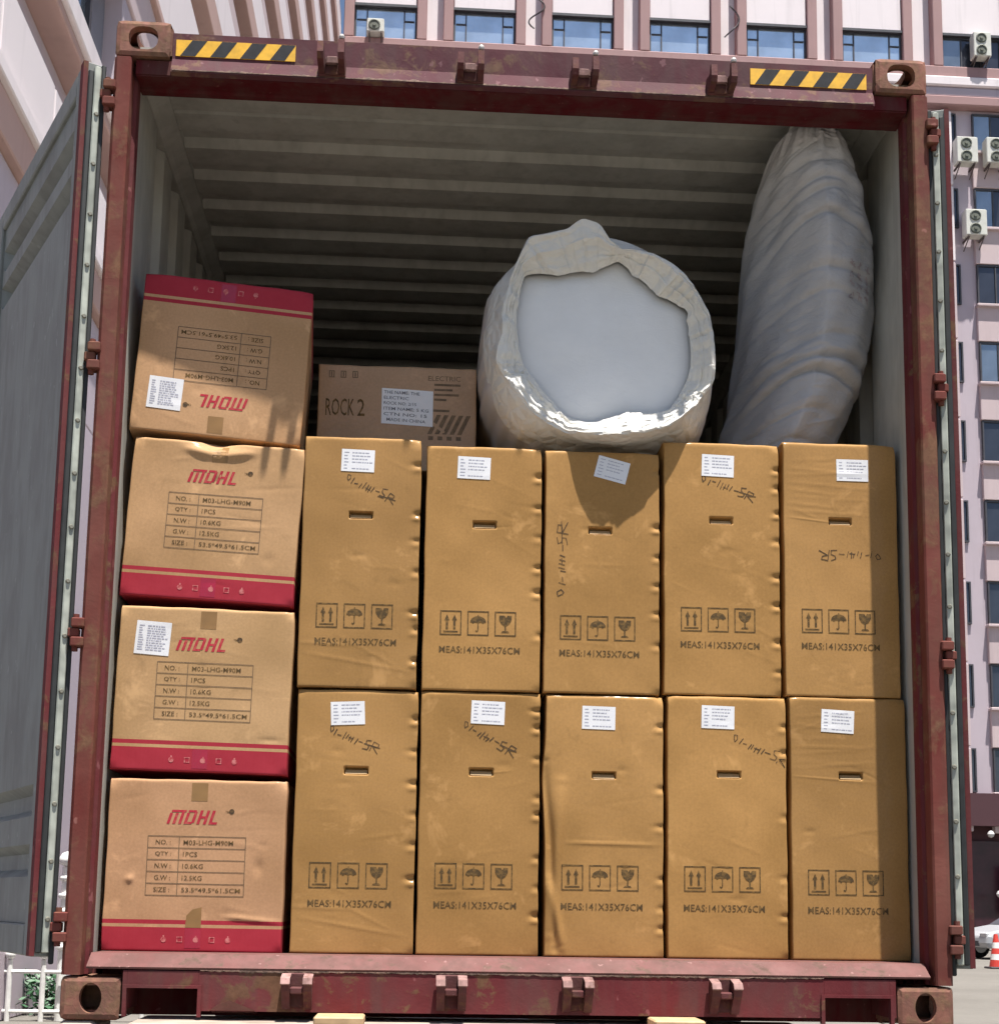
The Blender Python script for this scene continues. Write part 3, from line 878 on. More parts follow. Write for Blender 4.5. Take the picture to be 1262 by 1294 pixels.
# doors: swung right round, showing the grey inner face and the gasket on the hinge edge
def door(sx, ang, hx, hy, wd, z0, z1, label):
    """local x: along the door away from the hinge, local y: 0 = inner face, + = outer face"""
    d = Vector((-math.sin(ang) * (1 if sx < 0 else -1), math.cos(ang), 0))
    nrm_out = Vector((math.cos(ang), math.sin(ang), 0)) if sx < 0 else Vector((-math.cos(ang), math.sin(ang), 0))
    T = .060
    def W(u, v, z_): return tuple(Vector((hx, hy, 0)) + d * u + nrm_out * v + Vector((0, 0, z_)))
    def xf(mb): mb.v = [W(*p) for p in mb.v]; return mb
    fr = MB()
    fr.bbox(0, .085, .0, T, z0, z1, .004); fr.bbox(wd - .07, wd, .0, T, z0, z1, .004)
    fr.bbox(.0855, wd - .0705, .0, T, z1 - .07, z1 - .0005, .004); fr.bbox(.0855, wd - .0705, .0, T, z0 + .0005, z0 + .085, .004)
    root = cpart(xf(fr), 'door', 'door_inner')
    root['label'] = label
    # corrugated panel: grooves near top, mid and bottom
    zs = [z0 + .085]
    prof = [(z0 + .086, .012)]
    H = z1 - z0
    for c in (.10, .165, .87, .925):
        zc = z0 + H * c
        prof += [(zc - .045, .012), (zc - .022, .046), (zc + .022, .046), (zc + .045, .012)]
    prof += [(z1 - .071, .012)]
    pm = MB(); n = len(prof)
    xs = (.086, .13, wd - .11, wd - .071)
    pm.add([(x, (.012 if i in (0, 3) else v), z_) for i, x in enumerate(xs) for z_, v in prof],
           [(i * n + j, i * n + j + 1, (i + 1) * n + j + 1, (i + 1) * n + j) for i in range(3) for j in range(n - 1)])
    pm.box(.086, wd - .071, .050, .054, z0 + .09, z1 - .075)
    xf(pm).build('door_panel', 'door_inner', root)
    xf(MB().box(-.003, .030, -.004, .010, z0 + .002, z1 - .002)).build('edge_strip', 'maroon', root)
    xf(MB().bbox(-.012, -.0005, .0105, .026, z0 + .01, z1 - .03, .003)).build('gasket_lip', 'rubber', root)
    xf(MB().bbox(-.016, -.0005, .0265, .046, z0 + .01, z1 - .015, .003)).build('gasket_retainer', 'retainer', root)
    xf(MB().bbox(-.014, -.0005, .0465, .0600, z0 - .02, z1 - .005, .003)).build('gasket_lip', 'rubber', root)
    k = 0
    z_ = z0 + .10
    rv = None
    while z_ < z1 - .05:
        c0 = W(-.0155, .0365, z_); c1 = W(-.021, .0365, z_)
        if rv is None:
            rv = MB().cyl((0, 0, 0), tuple(Vector(c1) - Vector(c0)), .0075, .005, 8).build('rivet', 'rivet', root); rv.location = c0
        else: copy_obj(rv, root, c0)
        z_ += .155
    for u in (.30, .80):
        xf(MB().cyl((u, T + .03, z0 + .02), (u, T + .03, z1 - .02), .017, n=10)).build('locking_bar', 'maroon', root)
    return root
door(-1, R_(28.0), -.082, .000, 1.15, .165, 2.757, 'left door swung back, grey inner face showing')
door(1, R_(21.0), 2.500, .012, 1.15, .165, 2.745, 'right door swung back, almost edge-on')

# ================================================================== TRAILER under the container
tr = empty('trailer_chassis', (CW / 2, 4, GZ))
tag(tr, 'dusty pale trailer chassis under the shipping container', 'trailer')
def tpart(mb, name, mat, smooth=False):
    o = mb.build(name, mat, tr, smooth); o.location = (-CW / 2, -4, -GZ); return o
tpart(MB().bbox(.20, CW - .42, -.12, .16, -.17, .004, .01), 'rear_beam', 'trailer')
tpart(MB().bbox(.65, .80, .161, 11.6, -.35, -.005, .01), 'main_rail', 'trailer')
tpart(MB().bbox(1.62, 1.77, .161, 11.6, -.35, -.005, .01), 'main_rail', 'trailer')
tpart(MB().bbox(.685, .815, -.13, .0, .005, .0265, .004), 'support_block', 'trailer_block')
tpart(MB().bbox(1.58, 1.715, -.13, .0, .005, .0265, .004), 'support_block', 'trailer_block')
for sx in (.05, CW - .05):
    tpart(MB().bbox(sx - .05, sx + .05, .0, .2, -.12, -.002, .01), 'twist_lock', 'trailer')
for yy in (2.2, 3.5):
    tpart(MB().cyl((.25, yy, GZ + .47), (CW - .25, yy, GZ + .47), .06), 'axle', 'trailer')
    for sx in (.28, CW - .28):
        tpart(MB().lathe([(.25, -.13), (.42, -.13), (.47, -.08), (.47, .08), (.42, .13), (.25, .13)], (sx, yy, GZ + .47), 24, 'x'), 'wheel', 'tyre', True)
for sx in (.73, 1.69):
    tpart(MB().box(sx - .06, sx + .06, 9.5, 9.62, GZ, -.36), 'landing_leg', 'trailer')

# ================================================================== CARTONS
def surface(w_, h_, dents, slot=None, rs=.0035, rt=.012, bulge=.004, seed=0):
    ph = np.random.RandomState(seed).rand(12) * 6.28
    def S(x, z_):
        x = np.asarray(x, float); z_ = np.asarray(z_, float)
        ax = np.clip(1 - np.minimum(x, w_ - x) / rs, 0, 1)
        az = np.where(z_ > h_ / 2, np.clip(1 - (h_ - z_) / rt, 0, 1), np.clip(1 - z_ / rs, 0, 1))
        q = np.clip(ax ** 2 + az ** 2, 0, 1)
        y = .007 * (1 - np.sqrt(1 - q))
        y = y - bulge * np.sin(np.pi * np.clip(x / w_, 0, 1)) * np.sin(np.pi * np.clip(z_ / h_, 0, 1))
        y = y + 0.00035 * (np.sin(7 * x / w_ + 5 * z_ / h_ + ph[0]) + np.sin(13 * z_ / h_ - 6 * x / w_ + ph[1])) + .00015 * np.sin(31 * x + 47 * z_ + ph[2])
        for dn in dents:
            if dn[0] == 'g':
                _, cx, cz, sx_, sz_, A = dn
                y = y + A * np.exp(-((x - cx) / sx_) ** 2 - ((z_ - cz) / sz_) ** 2)
            else:
                _, xa, za, xb, zb, s_, A = dn
                L2 = (xb - xa) ** 2 + (zb - za) ** 2
                t = np.clip(((x - xa) * (xb - xa) + (z_ - za) * (zb - za)) / L2, 0, 1)
                d2 = (x - xa - t * (xb - xa)) ** 2 + (z_ - za - t * (zb - za)) ** 2
                y = y + A * np.exp(-d2 / s_ ** 2) * np.sin(np.pi * np.clip(t, .02, .98)) ** .5
        if slot:
            cx, cz, hw, hh, dp = slot
            def sm(v, e): return np.clip(.5 - v / e, 0, 1)
            y = y + dp * sm(np.abs(x - cx) - hw, .006) * sm(np.abs(z_ - cz) - hh, .005)
        return y
    return S

def carton(parent, w_, h_, depth, S, mat, slot=None, step=.005, wob=.0007, edge=(), seed=0, rt=.012, rs=.0035):
    r = np.random.RandomState(seed + 50)
    def axis(L, r0, r1, fine):
        a = list(np.arange(step, L - step * .6, step))
        a += [0, r0 * .12, r0 * .35, r0 * .7, L, L - r1 * .08, L - r1 * .25, L - r1 * .5, L - r1 * .8]
        if fine: a += list(np.linspace(fine[0], fine[1], int((fine[1] - fine[0]) / .0022)))
        a = np.array(sorted(a)); return a[np.r_[True, np.diff(a) > 4e-4]]
    fx = (slot[0] - slot[2] - .006, slot[0] + slot[2] + .006) if slot else None
    fz = (slot[1] - slot[3] - .006, slot[1] + slot[3] + .006) if slot else None
    if slot:  # fine columns only at the two slot ends
        xs = axis(w_, rs, rs, None)
        xs = np.array(sorted(list(xs) + list(np.linspace(fx[0], fx[0] + .012, 6)) + list(np.linspace(fx[1] - .012, fx[1], 6))))
        xs = xs[np.r_[True, np.diff(xs) > 4e-4]]
    else: xs = axis(w_, rs, rs, None)
    zs = axis(h_, rs, rt, fz)
    Xg, Zg = np.meshgrid(xs, zs)
    Yg = S(Xg, Zg)
    ph = r.rand(8) * 6.28
    ex = np.clip(1 - np.minimum(Xg, w_ - Xg) / .06, 0, 1); ez = np.clip(1 - np.minimum(Zg, h_ - Zg) / .06, 0, 1)
    sgx = np.where(Xg > w_ / 2, 1, -1); sgz = np.where(Zg > h_ / 2, 1, -1)
    Xo = Xg + ex * wob * (np.sin(Zg * 17 + ph[0] + sgx) + .6 * np.sin(Zg * 41 + ph[1]))
    Zo = Zg + ez * wob * (np.sin(Xg * 23 + ph[2] + sgz) + .6 * np.sin(Xg * 61 + ph[3])) * np.where(sgz > 0, 1, .3)
    for cx, cz, sx_, sz_, A in edge:      # dents nick the outline as well
        Xo = Xo - A * np.exp(-((Xg - cx) / sx_) ** 2 - ((Zg - cz) / sz_) ** 2) * np.sign(cx - w_ / 2)
    nz, nx = Xg.shape
    v = np.stack([Xo, Yg, Zo], -1).reshape(-1, 3)
    idx = np.arange(nz * nx).reshape(nz, nx)
    f = np.stack([idx[:-1, :-1], idx[:-1, 1:], idx[1:, 1:], idx[1:, :-1]], -1).reshape(-1, 4)
    loop = list(idx[0, :]) + list(idx[1:, -1]) + list(idx[-1, -2::-1]) + list(idx[-2:0:-1, 0])
    nl = len(loop)
    lv = v[loop].copy(); l1 = lv.copy(); l1[:, 1] = .03; l2 = lv.copy(); l2[:, 1] = depth
    o1 = len(v); allv = np.concatenate([v, l1, l2])
    fl = [tuple(int(q) for q in row) for row in f]
    for i in range(nl):
        j = (i + 1) % nl
        fl.append((int(loop[j]), int(loop[i]), o1 + i, o1 + j))
        fl.append((o1 + j, o1 + i, o1 + nl + i, o1 + nl + j))
    fl.append(tuple(o1 + nl + i for i in range(nl)))
    me = bpy.data.meshes.new('carton_body')
    me.from_pydata([tuple(p) for p in allv.tolist()], [], fl)
    me.shade_smooth()
    me.materials.append(mat)
    o = bpy.data.objects.new('carton_body', me); col.objects.link(o); o.parent = parent
    return o

def symbol_arrows(x, z_, s):
    k = Ink(); k.frame(x, z_, x + s * .86, z_ + s, s * .045)
    for cx in (.28, .58):
        X = x + s * cx
        k.rect(X - s * .045, z_ + s * .24, X + s * .045, z_ + s * .62)
        k.poly([(X - s * .10, z_ + s * .60), (X + s * .10, z_ + s * .60), (X, z_ + s * .84)])
    k.rect(x + s * .14, z_ + s * .12, x + s * .72, z_ + s * .17)
    return k
def symbol_umbrella(x, z_, s):
    k = Ink(); k.frame(x, z_, x + s * .86, z_ + s, s * .045)
    c = x + s * .43; b_ = z_ + s * .54
    n = 12
    k.poly([(c + s * .32 * math.cos(math.pi * i / n), b_ + s * .25 * math.sin(math.pi * i / n)) for i in range(n + 1)])
    for q in (-.2, 0, .2): k.poly([(c + s * (q - .06), b_), (c + s * (q + .06), b_), (c + s * q, b_ - s * .05)])
    k.rect(c - s * .02, b_ + s * .25, c + s * .02, b_ + s * .31)
    k.stroke([(c, b_), (c, z_ + s * .22), (c - s * .04, z_ + s * .17), (c - s * .09, z_ + s * .20)], s * .04)
    return k
def symbol_glass(x, z_, s):
    k = Ink(); k.frame(x, z_, x + s * .86, z_ + s, s * .045)
    c = x + s * .43
    k.poly([(c - s * .25, z_ + s * .84), (c - s * .25, z_ + s * .66), (c - s * .16, z_ + s * .50), (c - s * .04, z_ + s * .42), (c + s * .04, z_ + s * .42), (c + s * .16, z_ + s * .50), (c + s * .25, z_ + s * .66), (c + s * .25, z_ + s * .84), (c + s * .08, z_ + s * .84), (c + s * .03, z_ + s * .74), (c - s * .03, z_ + s * .84)])
    k.rect(c - s * .03, z_ + s * .20, c + s * .03, z_ + s * .43)
    k.poly([(c - s * .17, z_ + s * .15), (c + s * .17, z_ + s * .15), (c + s * .10, z_ + s * .21), (c - s * .10, z_ + s * .21)])
    return k
def scrawl(xa, za, xb, zb, seed, h=.026):
    """handwritten line of digits in felt pen, every one written a little differently"""
    L = math.hypot(xb - xa, zb - za); a = math.atan2(zb - za, xb - xa)
    k = Ink(); r = random.Random(seed)
    def S_(pts):
        w0 = r.uniform(.0019, .0029); ox, oz = r.uniform(-.012, .012), r.uniform(-.12, .12)
        k.stroke([((p[0] + ox + r.uniform(-.006, .006)) * L, (p[1] + oz + r.uniform(-.06, .06)) * h) for p in pts], w0)
    S_([(.02, .5), (.0, .9), (.05, 1.0), (.08, .6), (.05, .25), (.02, .5)])
    S_([(.13, .1), (.155, .8)]); S_([(.19, .45), (.25, .5)])
    for q in (.30, .36, .42, .47): S_([(q, r.uniform(0, .2)), (q + r.uniform(.01, .03), r.uniform(.6, .95))])
    S_([(.415, .45), (.50, .42)]); S_([(.53, .15), (.56, .8)]); S_([(.60, .45), (.68, .48)])
    S_([(.80, 1.15), (.72, 1.0), (.73, .65), (.80, .45), (.79, .05), (.70, .0)])
    S_([(.84, -.1), (.87, 1.05), (.97, .95), (.96, .6), (.87, .45), (1.0, -.1)])
    if r.random() < .6: S_([(.70, .4), (1.0, .55)])
    return k.xf(turn(xa, za, a))
def ship_label(parent, S, cx, cz, ang, ww, hh, seed, lines=6, ink='label_ink'):
    r = random.Random(seed)
    k = Ink().grid(-ww / 2, -hh / 2, ww / 2, hh / 2, 8, 6).xf(turn(cx, cz, ang))
    lb = k.lay('shipping_label', 'paper', parent, S, .0010)
    p = Ink()
    for i in range(lines):
        z_ = hh * (.36 - .72 * i / (lines - 1))
        p.rect(-ww * .42, z_ - hh * .016, -ww * .42 + ww * r.uniform(.08, .16), z_ + hh * .016)
        if i % 5 != 4 or lines > 8:
            x = -ww * .18
            while x < ww * r.uniform(.2, .42):
                dx = ww * r.uniform(.03, .12); p.rect(x, z_ - hh * .018, min(x + dx, ww * .44), z_ + hh * .018); x += dx + ww * .02
    p.xf(turn(cx, cz, ang)).lay('label_print', ink, lb, S, .0014)
    return lb

YB = .18
BIG = [  # x0, width, z0, height, icon(x, zbot), text z, label(x, z, rot), handle(x, z), scrawl or None
    ('U', .583, .347, .942, .757, (.632, 1.118), 1.071, (.741, 1.626, -.02), (.754, 1.460), (.702, 1.560, .849, 1.497)),
    ('U', .945, .346, .942, .741, (.995, 1.106), 1.056, (1.087, 1.616, -.03), (1.121, 1.442), None),
    ('U', 1.302, .344, .942, .738, (1.349, 1.101), 1.054, (1.502, 1.624, -.24), (1.467, 1.434), (1.368, 1.235, 1.366, 1.457)),
    ('U', 1.660, .351, .946, .775, (1.710, 1.137), 1.090, (1.824, 1.649, -.03), (1.833, 1.478), (1.771, 1.596, 1.932, 1.542)),
    ('U', 2.024, .350, .950, .783, (2.075, 1.142), 1.095, (2.238, 1.649, .0), (2.198, 1.487), (2.318, 1.400, 2.131, 1.394)),
    ('L', .589, .349, .1785, .757, (.637, .362), .312, (.734, .867, .05), (.763, .700), (.675, .806, .823, .752)),
    ('L', .946, .349, .1785, .759, (.995, .366), .313, (1.141, .878, -.03), (1.124, .703), (1.064, .833, 1.216, .749)),
    ('L', 1.312, .345, .1785, .758, (1.360, .367), .314, (1.466, .870, -.02), (1.482, .701), None),
    ('L', 1.669, .353, .1785, .763, (1.717, .369), .315, (1.819, .880, -.02), (1.851, .711), (1.859, .809, 2.019, .740)),
    ('L', 2.034, .348, .1785, .768, (2.081, .365), .314, (2.177, .876, -.05), (2.214, .714), None),
]
BL = ['tall brown carton in the upper row, next to the logo stack',
      'tall brown carton in the upper row with no handwriting, second from left',
      'tall brown carton under the round white roll, handwriting running up its edge',
      'tall brown carton in the upper row, directly under the grey sack base',
      'tall brown carton in the upper row against the right wall',
      'tall brown carton in the bottom row, next to the logo stack',
      'tall brown carton in the bottom row, second from left, handwriting below its label',
      'tall brown carton in the bottom row with a curled left edge',
      'tall brown carton in the bottom row, handwriting reaching its right edge',
      'tall brown carton in the bottom row against the right wall, no handwriting']
for bi, (rw, x0, w_, z0, h_, ic, tz, lb, hd, sc) in enumerate(BIG):
    r = random.Random(100 + bi)
    root = empty('tall_carton', (x0, YB + r.uniform(-.002, .003), z0), (0, 0, r.uniform(-.006, .006)))
    tag(root, BL[bi], 'carton', 'tall brown cartons in two rows')
    dents = []; edge = []
    if bi not in (4, 9):
        z_ = h_ - r.uniform(.05, .09)
        while z_ > .06:
            A = r.uniform(.0022, .0075)
            dents.append(('g', w_ - .004, z_, r.uniform(.010, .024), r.uniform(.006, .010), A))
            dents.append(('g', w_ - .010, z_ - .016, .014, .007, -A * .35))
            edge.append((w_, z_, .016, .010, r.uniform(.0006, .0018)))
            z_ -= r.choice((.055, .085, .10, .12, .17)) * r.uniform(.85, 1.15)
    # corner crush and random creases, film wrinkles
    dents.append(('g', w_, h_, .022, .016, r.uniform(.003, .009))); edge.append((w_, h_, .03, .02, r.uniform(.001, .003)))
    dents.append(('g', 0, h_, .016, .014, r.uniform(.001, .006)))
    dents.append(('g', w_, 0, .02, .014, r.uniform(.002, .006)))
    for q in range(6):
        xa, za = r.uniform(.02, w_ - .1), r.uniform(.02, h_ - .06)
        ln = r.uniform(.05, .20); an = r.uniform(-.5, .25)
        dents.append(('c', xa, za, min(xa + ln, w_ - .01), za + ln * math.sin(an), r.uniform(.003, .005), r.choice((-1, -1, 1)) * r.uniform(.0002, .0006)))
    for q in range(3):
        dents.append(('g', r.uniform(.05, w_ - .05), r.uniform(.08, h_ - .1), r.uniform(.01, .025), r.uniform(.006, .012), r.uniform(-.0005, .0014)))
    if bi == 7:
        dents += [('c', .012, .06, .050, .50, .016, -.010), ('c', .030, .02, .006, .56, .010, .012), ('c', .05, .025, .012, .22, .012, -.010), ('c', .06, .325, .33, .322, .004, -.0022)]
        edge.append((0, .50, .05, .10, -.010))
    if bi in (0, 5):
        dents += [('c', .02, .10, .33, .05, .004, -.0009), ('c', .10, .16, .30, .06, .0035, -.0007), ('c', .0, .13, .16, .125, .0035, -.0010)]
    if bi in (4, 9):
        for q in range(9):
            za = h_ - .06 - .022 * q
            dents.append(('c', .01, za, r.uniform(.12, .34), za + r.uniform(-.02, .05), .003, -r.uniform(.0003, .0008)))
    hx, hz = hd[0] - x0, hd[1] - z0
    slot = (hx, hz, .033, .0095, .026)
    S = surface(w_, h_, dents, slot, bulge=r.uniform(.0002, .001), seed=bi)
    tn_ = r.uniform(.92, 1.07)
    mt = cardboard('kraft_cardboard', tuple(c * tn_ for c in KR), film=(.24 if bi in (0, 4, 5, 7, 9) else .06), seed=bi * 3.1)
    carton(root, w_, h_, 1.35 if rw == 'L' else 1.36, S, mt, slot, edge=edge, seed=bi)
    # flap pushed in behind the hand hole
    MB().add([(hx - .031, .003, hz - .0085), (hx + .031, .003, hz - .0085), (hx + .031, .014, hz + .0035), (hx - .031, .014, hz + .0035), (hx - .031, .007, hz - .012), (hx + .031, .007, hz - .012)], [(0, 1, 2, 3), (0, 4, 5, 1)]).build('handle_flap', 'flap', root)
    S0 = surface(w_, h_, dents, None, bulge=0, seed=bi)
    e = .0006
    ix, iz = ic[0] - x0, ic[1] - z0
    s_ = .0735
    symbol_arrows(ix, iz, s_).lay('upright_symbol', 'ink', root, S, e)
    symbol_umbrella(ix + .0805, iz, s_).lay('umbrella_symbol', 'ink', root, S, e)
    symbol_glass(ix + .161, iz, s_).lay('fragile_symbol', 'ink', root, S, e)
    Ink().text('MEAS:141X35X76CM', ix - .001, tz - z0 - .003, .020, .237).lay('size_text', 'ink', root, S, e)
    ship_label(root, S, lb[0] - x0, lb[1] - z0, lb[2], .098, .068, bi)
    if sc:
        scrawl(sc[0] - x0, sc[1] - z0, sc[2] - x0, sc[3] - z0, bi * 7 + 1).lay('handwriting', 'marker', root, S, e)

# ---- cartons with the red logo
def logo(k, x, z_, W_, H_):
    """slanted block letters M D H L"""
    u = W_; t = .028 * u / .155 * .62
    sh = .30
    def st(pts, tt=t): k.poly([(x + (px * u) + sh * (pz * H_), z_ + pz * H_) for px, pz in pts])
    def bar(x0, z0_, x1, z1_): st([(x0, z0_), (x1, z0_), (x1, z1_), (x0, z1_)])
    bw = .052
    bar(.0, 0, bw, .78); bar(.02, .84, .285, 1.0); bar(.105, 0, .105 + bw, .78); bar(.21, 0, .21 + bw, .86)     # M
    bar(.31, 0, .31 + bw, .80); bar(.325, .84, .47, 1.0); bar(.44, .10, .44 + bw, .90); bar(.31 + bw, 0, .455, .16)   # D
    bar(.54, 0, .54 + bw, 1.0); bar(.54 + bw, .42, .66, .58); bar(.66, 0, .66 + bw, 1.0)                         # H
    bar(.76, 0, .76 + bw, 1.0); bar(.76 + bw, 0, .91, .17)                                                      # L
    return k
ROWS = [('NO. :', 'M03-LHG-M90M'), ('QTY :', '1PCS'), ('N.W :', '10.6KG'), ('G.W :', '12.5KG'), ('SIZE :', '53.5*49.5*61.5CM')]
def logo_carton(loc, rot, w_, h_, flip, label, bi, depth=.6, lab=None, dents=(), dot=True):
    root = empty('logo_carton', loc, rot)
    tag(root, label, 'carton', 'cartons with a red logo stacked on the left')
    r = random.Random(300 + bi)
    dn = list(dents)
    for q in range(8):
        xa, za = r.uniform(.02, w_ - .15), r.uniform(.04, h_ - .05); ln = r.uniform(.05, .2)
        dn.append(('c', xa, za, xa + ln, za + ln * r.uniform(-.3, .2), r.uniform(.004, .007), r.choice((-1, 1)) * r.uniform(.0002, .0006)))
    for q in range(4):
        dn.append(('g', r.uniform(.04, w_ - .04), r.uniform(.08, h_ - .06), r.uniform(.008, .03), r.uniform(.006, .02), r.uniform(-.0006, .0016)))
    dn += [('g', 0, h_, .022, .020, .006), ('g', w_, h_, .022, .018, .007), ('g', w_, 0, .02, .014, .004), ('g', 0, 0, .02, .014, .003)]
    S = surface(w_, h_, dn, None, bulge=.0010, rt=.010, seed=40 + bi)
    mt = cardboard('printed_cardboard', tuple(c * r.uniform(.96, 1.04) for c in KL), stripe=(h_, flip), seed=20 + bi * 2.7, film=.08)
    carton(root, w_, h_, depth, S, mt, seed=70 + bi, rt=.010, wob=.0008, edge=[(w_, h_, .03, .02, .003)])
    fl = (lambda a, b: (w_ - a, h_ - b)) if flip else (lambda a, b: (a, b))
    e = .0006
    lx, lz = .165, h_ - .128
    logo(Ink(), lx, lz, .155, .040).xf(fl).lay('logo', 'ink_red', root, S, e)
    Ink().text('TM', lx + .165, lz + .034, .006).xf(fl).lay('trade_mark', 'ink', root, S, e)
    if dot: Ink().disc(lx + .183, lz + .038, .0075).xf(fl).lay('ink_dot', 'marker', root, S, e)
    tx0, tx1 = .116, .391
    tz1 = lz - .035; rh = .0335; tz0 = tz1 - 5 * rh; tm = tx0 + .088
    k = Ink(); t = .0022
    for i in range(6): k.rect(tx0, tz1 - rh * i - t / 2, tx1, tz1 - rh * i + t / 2)
    for x in (tx0, tm, tx1): k.rect(x - t / 2, tz0, x + t / 2, tz1)
    tb = k.xf(fl).lay('table_lines', 'ink_soft', root, S, e)
    for i, (a, b_) in enumerate(ROWS):
        zb = tz1 - rh * (i + 1) + .0095
        Ink().text(a, tx0 + .022, zb, .0135, .045 if i else .042).xf(fl).lay('table_heading', 'ink', tb, S, e)
        Ink().text(b_, tm + .012, zb, .0135, {0: .140, 1: .040, 2: .058, 3: .056, 4: .165}[i]).xf(fl).lay('table_entry', 'ink', tb, S, e)
    for i, x in enumerate((.165, .21, .255, .30, .345)):
        k = Ink()
        if i % 2: k.frame(x, .026, x + .016, .042, .0026)
        else: k.disc(x + .008, .033, .008, 8); k.rect(x + .006, .033, x + .010, .045)
        k.xf(fl).lay('band_symbol', 'ink_pink', root, S, e)
    tp = Ink().grid(.232, h_ - .062, .278, h_ - .010, 4, 5).xf(fl).lay('tape', 'tape', root, S, .0004)
    tp = Ink().grid(.232, .010, .276, .066, 4, 4).xf(fl).lay('tape', 'tape_red', root, S, .0004)
    if bi == 3: Ink().poly([(.232, .067), (.276, .067), (.276, .125), (.25, .118), (.234, .10)]).lay('tape', 'tape', root, S, .0004)
    if lab:
        ship_label(root, S, lab[0], lab[1], lab[2], .100, .098, 60 + bi, 11)
    return root
WL = .503
logo_carton((.063, .181, .1785), (0, .004, 0), WL, .487, False, 'bottom carton of the logo stack, standing on the container floor', 3,
            dents=[('g', .07, .20, .012, .010, -.004), ('c', .33, .10, .50, .085, .006, -.003), ('g', .43, .24, .012, .02, .003)])
logo_carton((.060, .180, .690), (0, .018, .0), WL, .480, False, 'logo carton with a white label at its top left corner, second from bottom', 2, lab=(.098, .385, -.05))
logo_carton((.060, .180, 1.201), (0, .046, .0), WL, .480, False, 'logo carton with a crumpled top edge, third from bottom', 1,
            dents=[('g', .245, .480, .055, .018, .030), ('c', .15, .455, .25, .435, .012, -.006), ('c', .36, .455, .25, .435, .012, -.006), ('g', .25, .36, .008, .014, .003)])
logo_carton((.064, .176, 1.703), (0, .052, .075), WL, .490, True, 'topmost logo carton, turned upside down with its red band on top', 0, lab=(.093, .118, -.03))

# ---- small carton behind the first row
root = empty('wrapped_carton', (.590, .50, 1.700), (0, -.004, .0))
tag(root, 'film-wrapped carton lettered ROCK 2 in the shade behind the first row', 'carton')
w_, h_ = .513, .352
r = random.Random(5)
dn = [('c', r.uniform(0, .3), r.uniform(.05, h_ - .03), r.uniform(.3, .5), r.uniform(.05, h_ - .03), .007, -.0009) for q in range(9)]
S = surface(w_, h_, dn, None, bulge=.004, seed=90)
carton(root, w_, h_, .6, S, cardboard('film_wrapped_cardboard', (.48, .30, .165), film=.4, seed=77), seed=90)
Ink().text('ROCK', .026, .178, .058, .092).text('2', .128, .178, .058, .024).lay('name_text', 'ink', root, S, .0004)
k = Ink()
for i in range(3): k.frame(.034 + .038 * i, .306, .052 + .038 * i, .330, .003); k.rect(.041 + .038 * i, .310, .045 + .038 * i, .326)
k.lay('handling_symbols', 'ink_soft', root, S, .0004)
Ink().text('ELECTRIC', .355, .305, .017, .105).lay('type_text', 'ink_soft', root, S, .0004)
k = Ink()
for i in range(4): k.rect(.375, .288 - .017 * i, .375 + (.085, .06, .08, .04)[i], .2955 - .017 * i)
k.rect(.365, .200, .425, .208)
k.lay('fine_print', 'ink_soft', root, S, .0004)
k = Ink()
for i in range(5): k.poly([(.355 + .024 * i, .125), (.369 + .024 * i, .125), (.399 + .024 * i, .190), (.385 + .024 * i, .190)])
for i in range(4): k.rect(.358 + .03 * i, .105, .374 + .03 * i, .118)
k.lay('printed_graphic', 'ink_soft', root, S, .0004)
k = Ink().grid(.206, .155, .372, .275, 8, 6); k.xf(lambda a, b: (a, b - .04 * (a - .206))); lbo = k.lay('shipping_label', 'paper', root, S, .0016)
k = Ink()
for i, tx in enumerate(['THE NAME: THE', 'ELECTRIC', 'ROCK NO: 2/15', 'ITEM NAME: 5 KG', 'CTN NO: 15', 'MADE IN CHINA']):
    k.text(tx, .213 + (.01 if i in (5,) else 0), .257 - .0185 * i, .0105, (.115, .08, .105, .145, .14, .125)[i])
k.xf(lambda a, b: (a, b - .04 * (a - .206))).lay('label_text', 'label_ink_dark', lbo, S, .0022)

# ================================================================== WRAPPED ROLL (white foam roll in a plastic bag)
roll = empty('bagged_roll', (1.475, .6, 1.70))
tag(roll, 'large round white roll in a crumpled plastic bag, open end facing out', 'roll')
RC = np.array([1.475, 2.045])
def polar(pts, n=360):
    p = np.array(pts) - RC
    a = np.arctan2(p[:, 1], p[:, 0]); rr = np.hypot(p[:, 0], p[:, 1])
    o = np.argsort(a); a = a[o]; rr = rr[o]
    th = np.linspace(-np.pi, np.pi, n, endpoint=False)
    out = np.interp(th, np.r_[a - 2 * np.pi, a, a + 2 * np.pi], np.r_[rr, rr, rr])
    kern = np.hanning(7); kern /= kern.sum()
    return th, np.convolve(np.r_[out[-3:], out, out[:3]], kern, 'valid')
INN = [(1.233, 2.255), (1.336, 2.257), (1.447, 2.270), (1.491, 2.295), (1.526, 2.312), (1.570, 2.270), (1.645, 2.203), (1.738, 2.156), (1.746, 2.084), (1.735, 1.935), (1.681, 1.839), (1.547, 1.829), (1.455, 1.786), (1.365, 1.802), (1.328, 1.851), (1.279, 1.907), (1.225, 1.986), (1.217, 2.037), (1.215, 2.164)]
OUT = [(1.404, 2.425), (1.458, 2.410), (1.490, 2.358), (1.527, 2.319), (1.584, 2.326), (1.650, 2.306), (1.711, 2.270), (1.773, 2.183), (1.792, 2.145), (1.816, 2.019), (1.815, 1.918), (1.771, 1.853), (1.674, 1.755), (1.462, 1.712), (1.373, 1.728), (1.301, 1.761), (1.180, 1.893), (1.141, 1.954), (1.161, 2.043), (1.180, 2.196), (1.210, 2.286), (1.241, 2.357), (1.294, 2.370), (1.355, 2.383)]
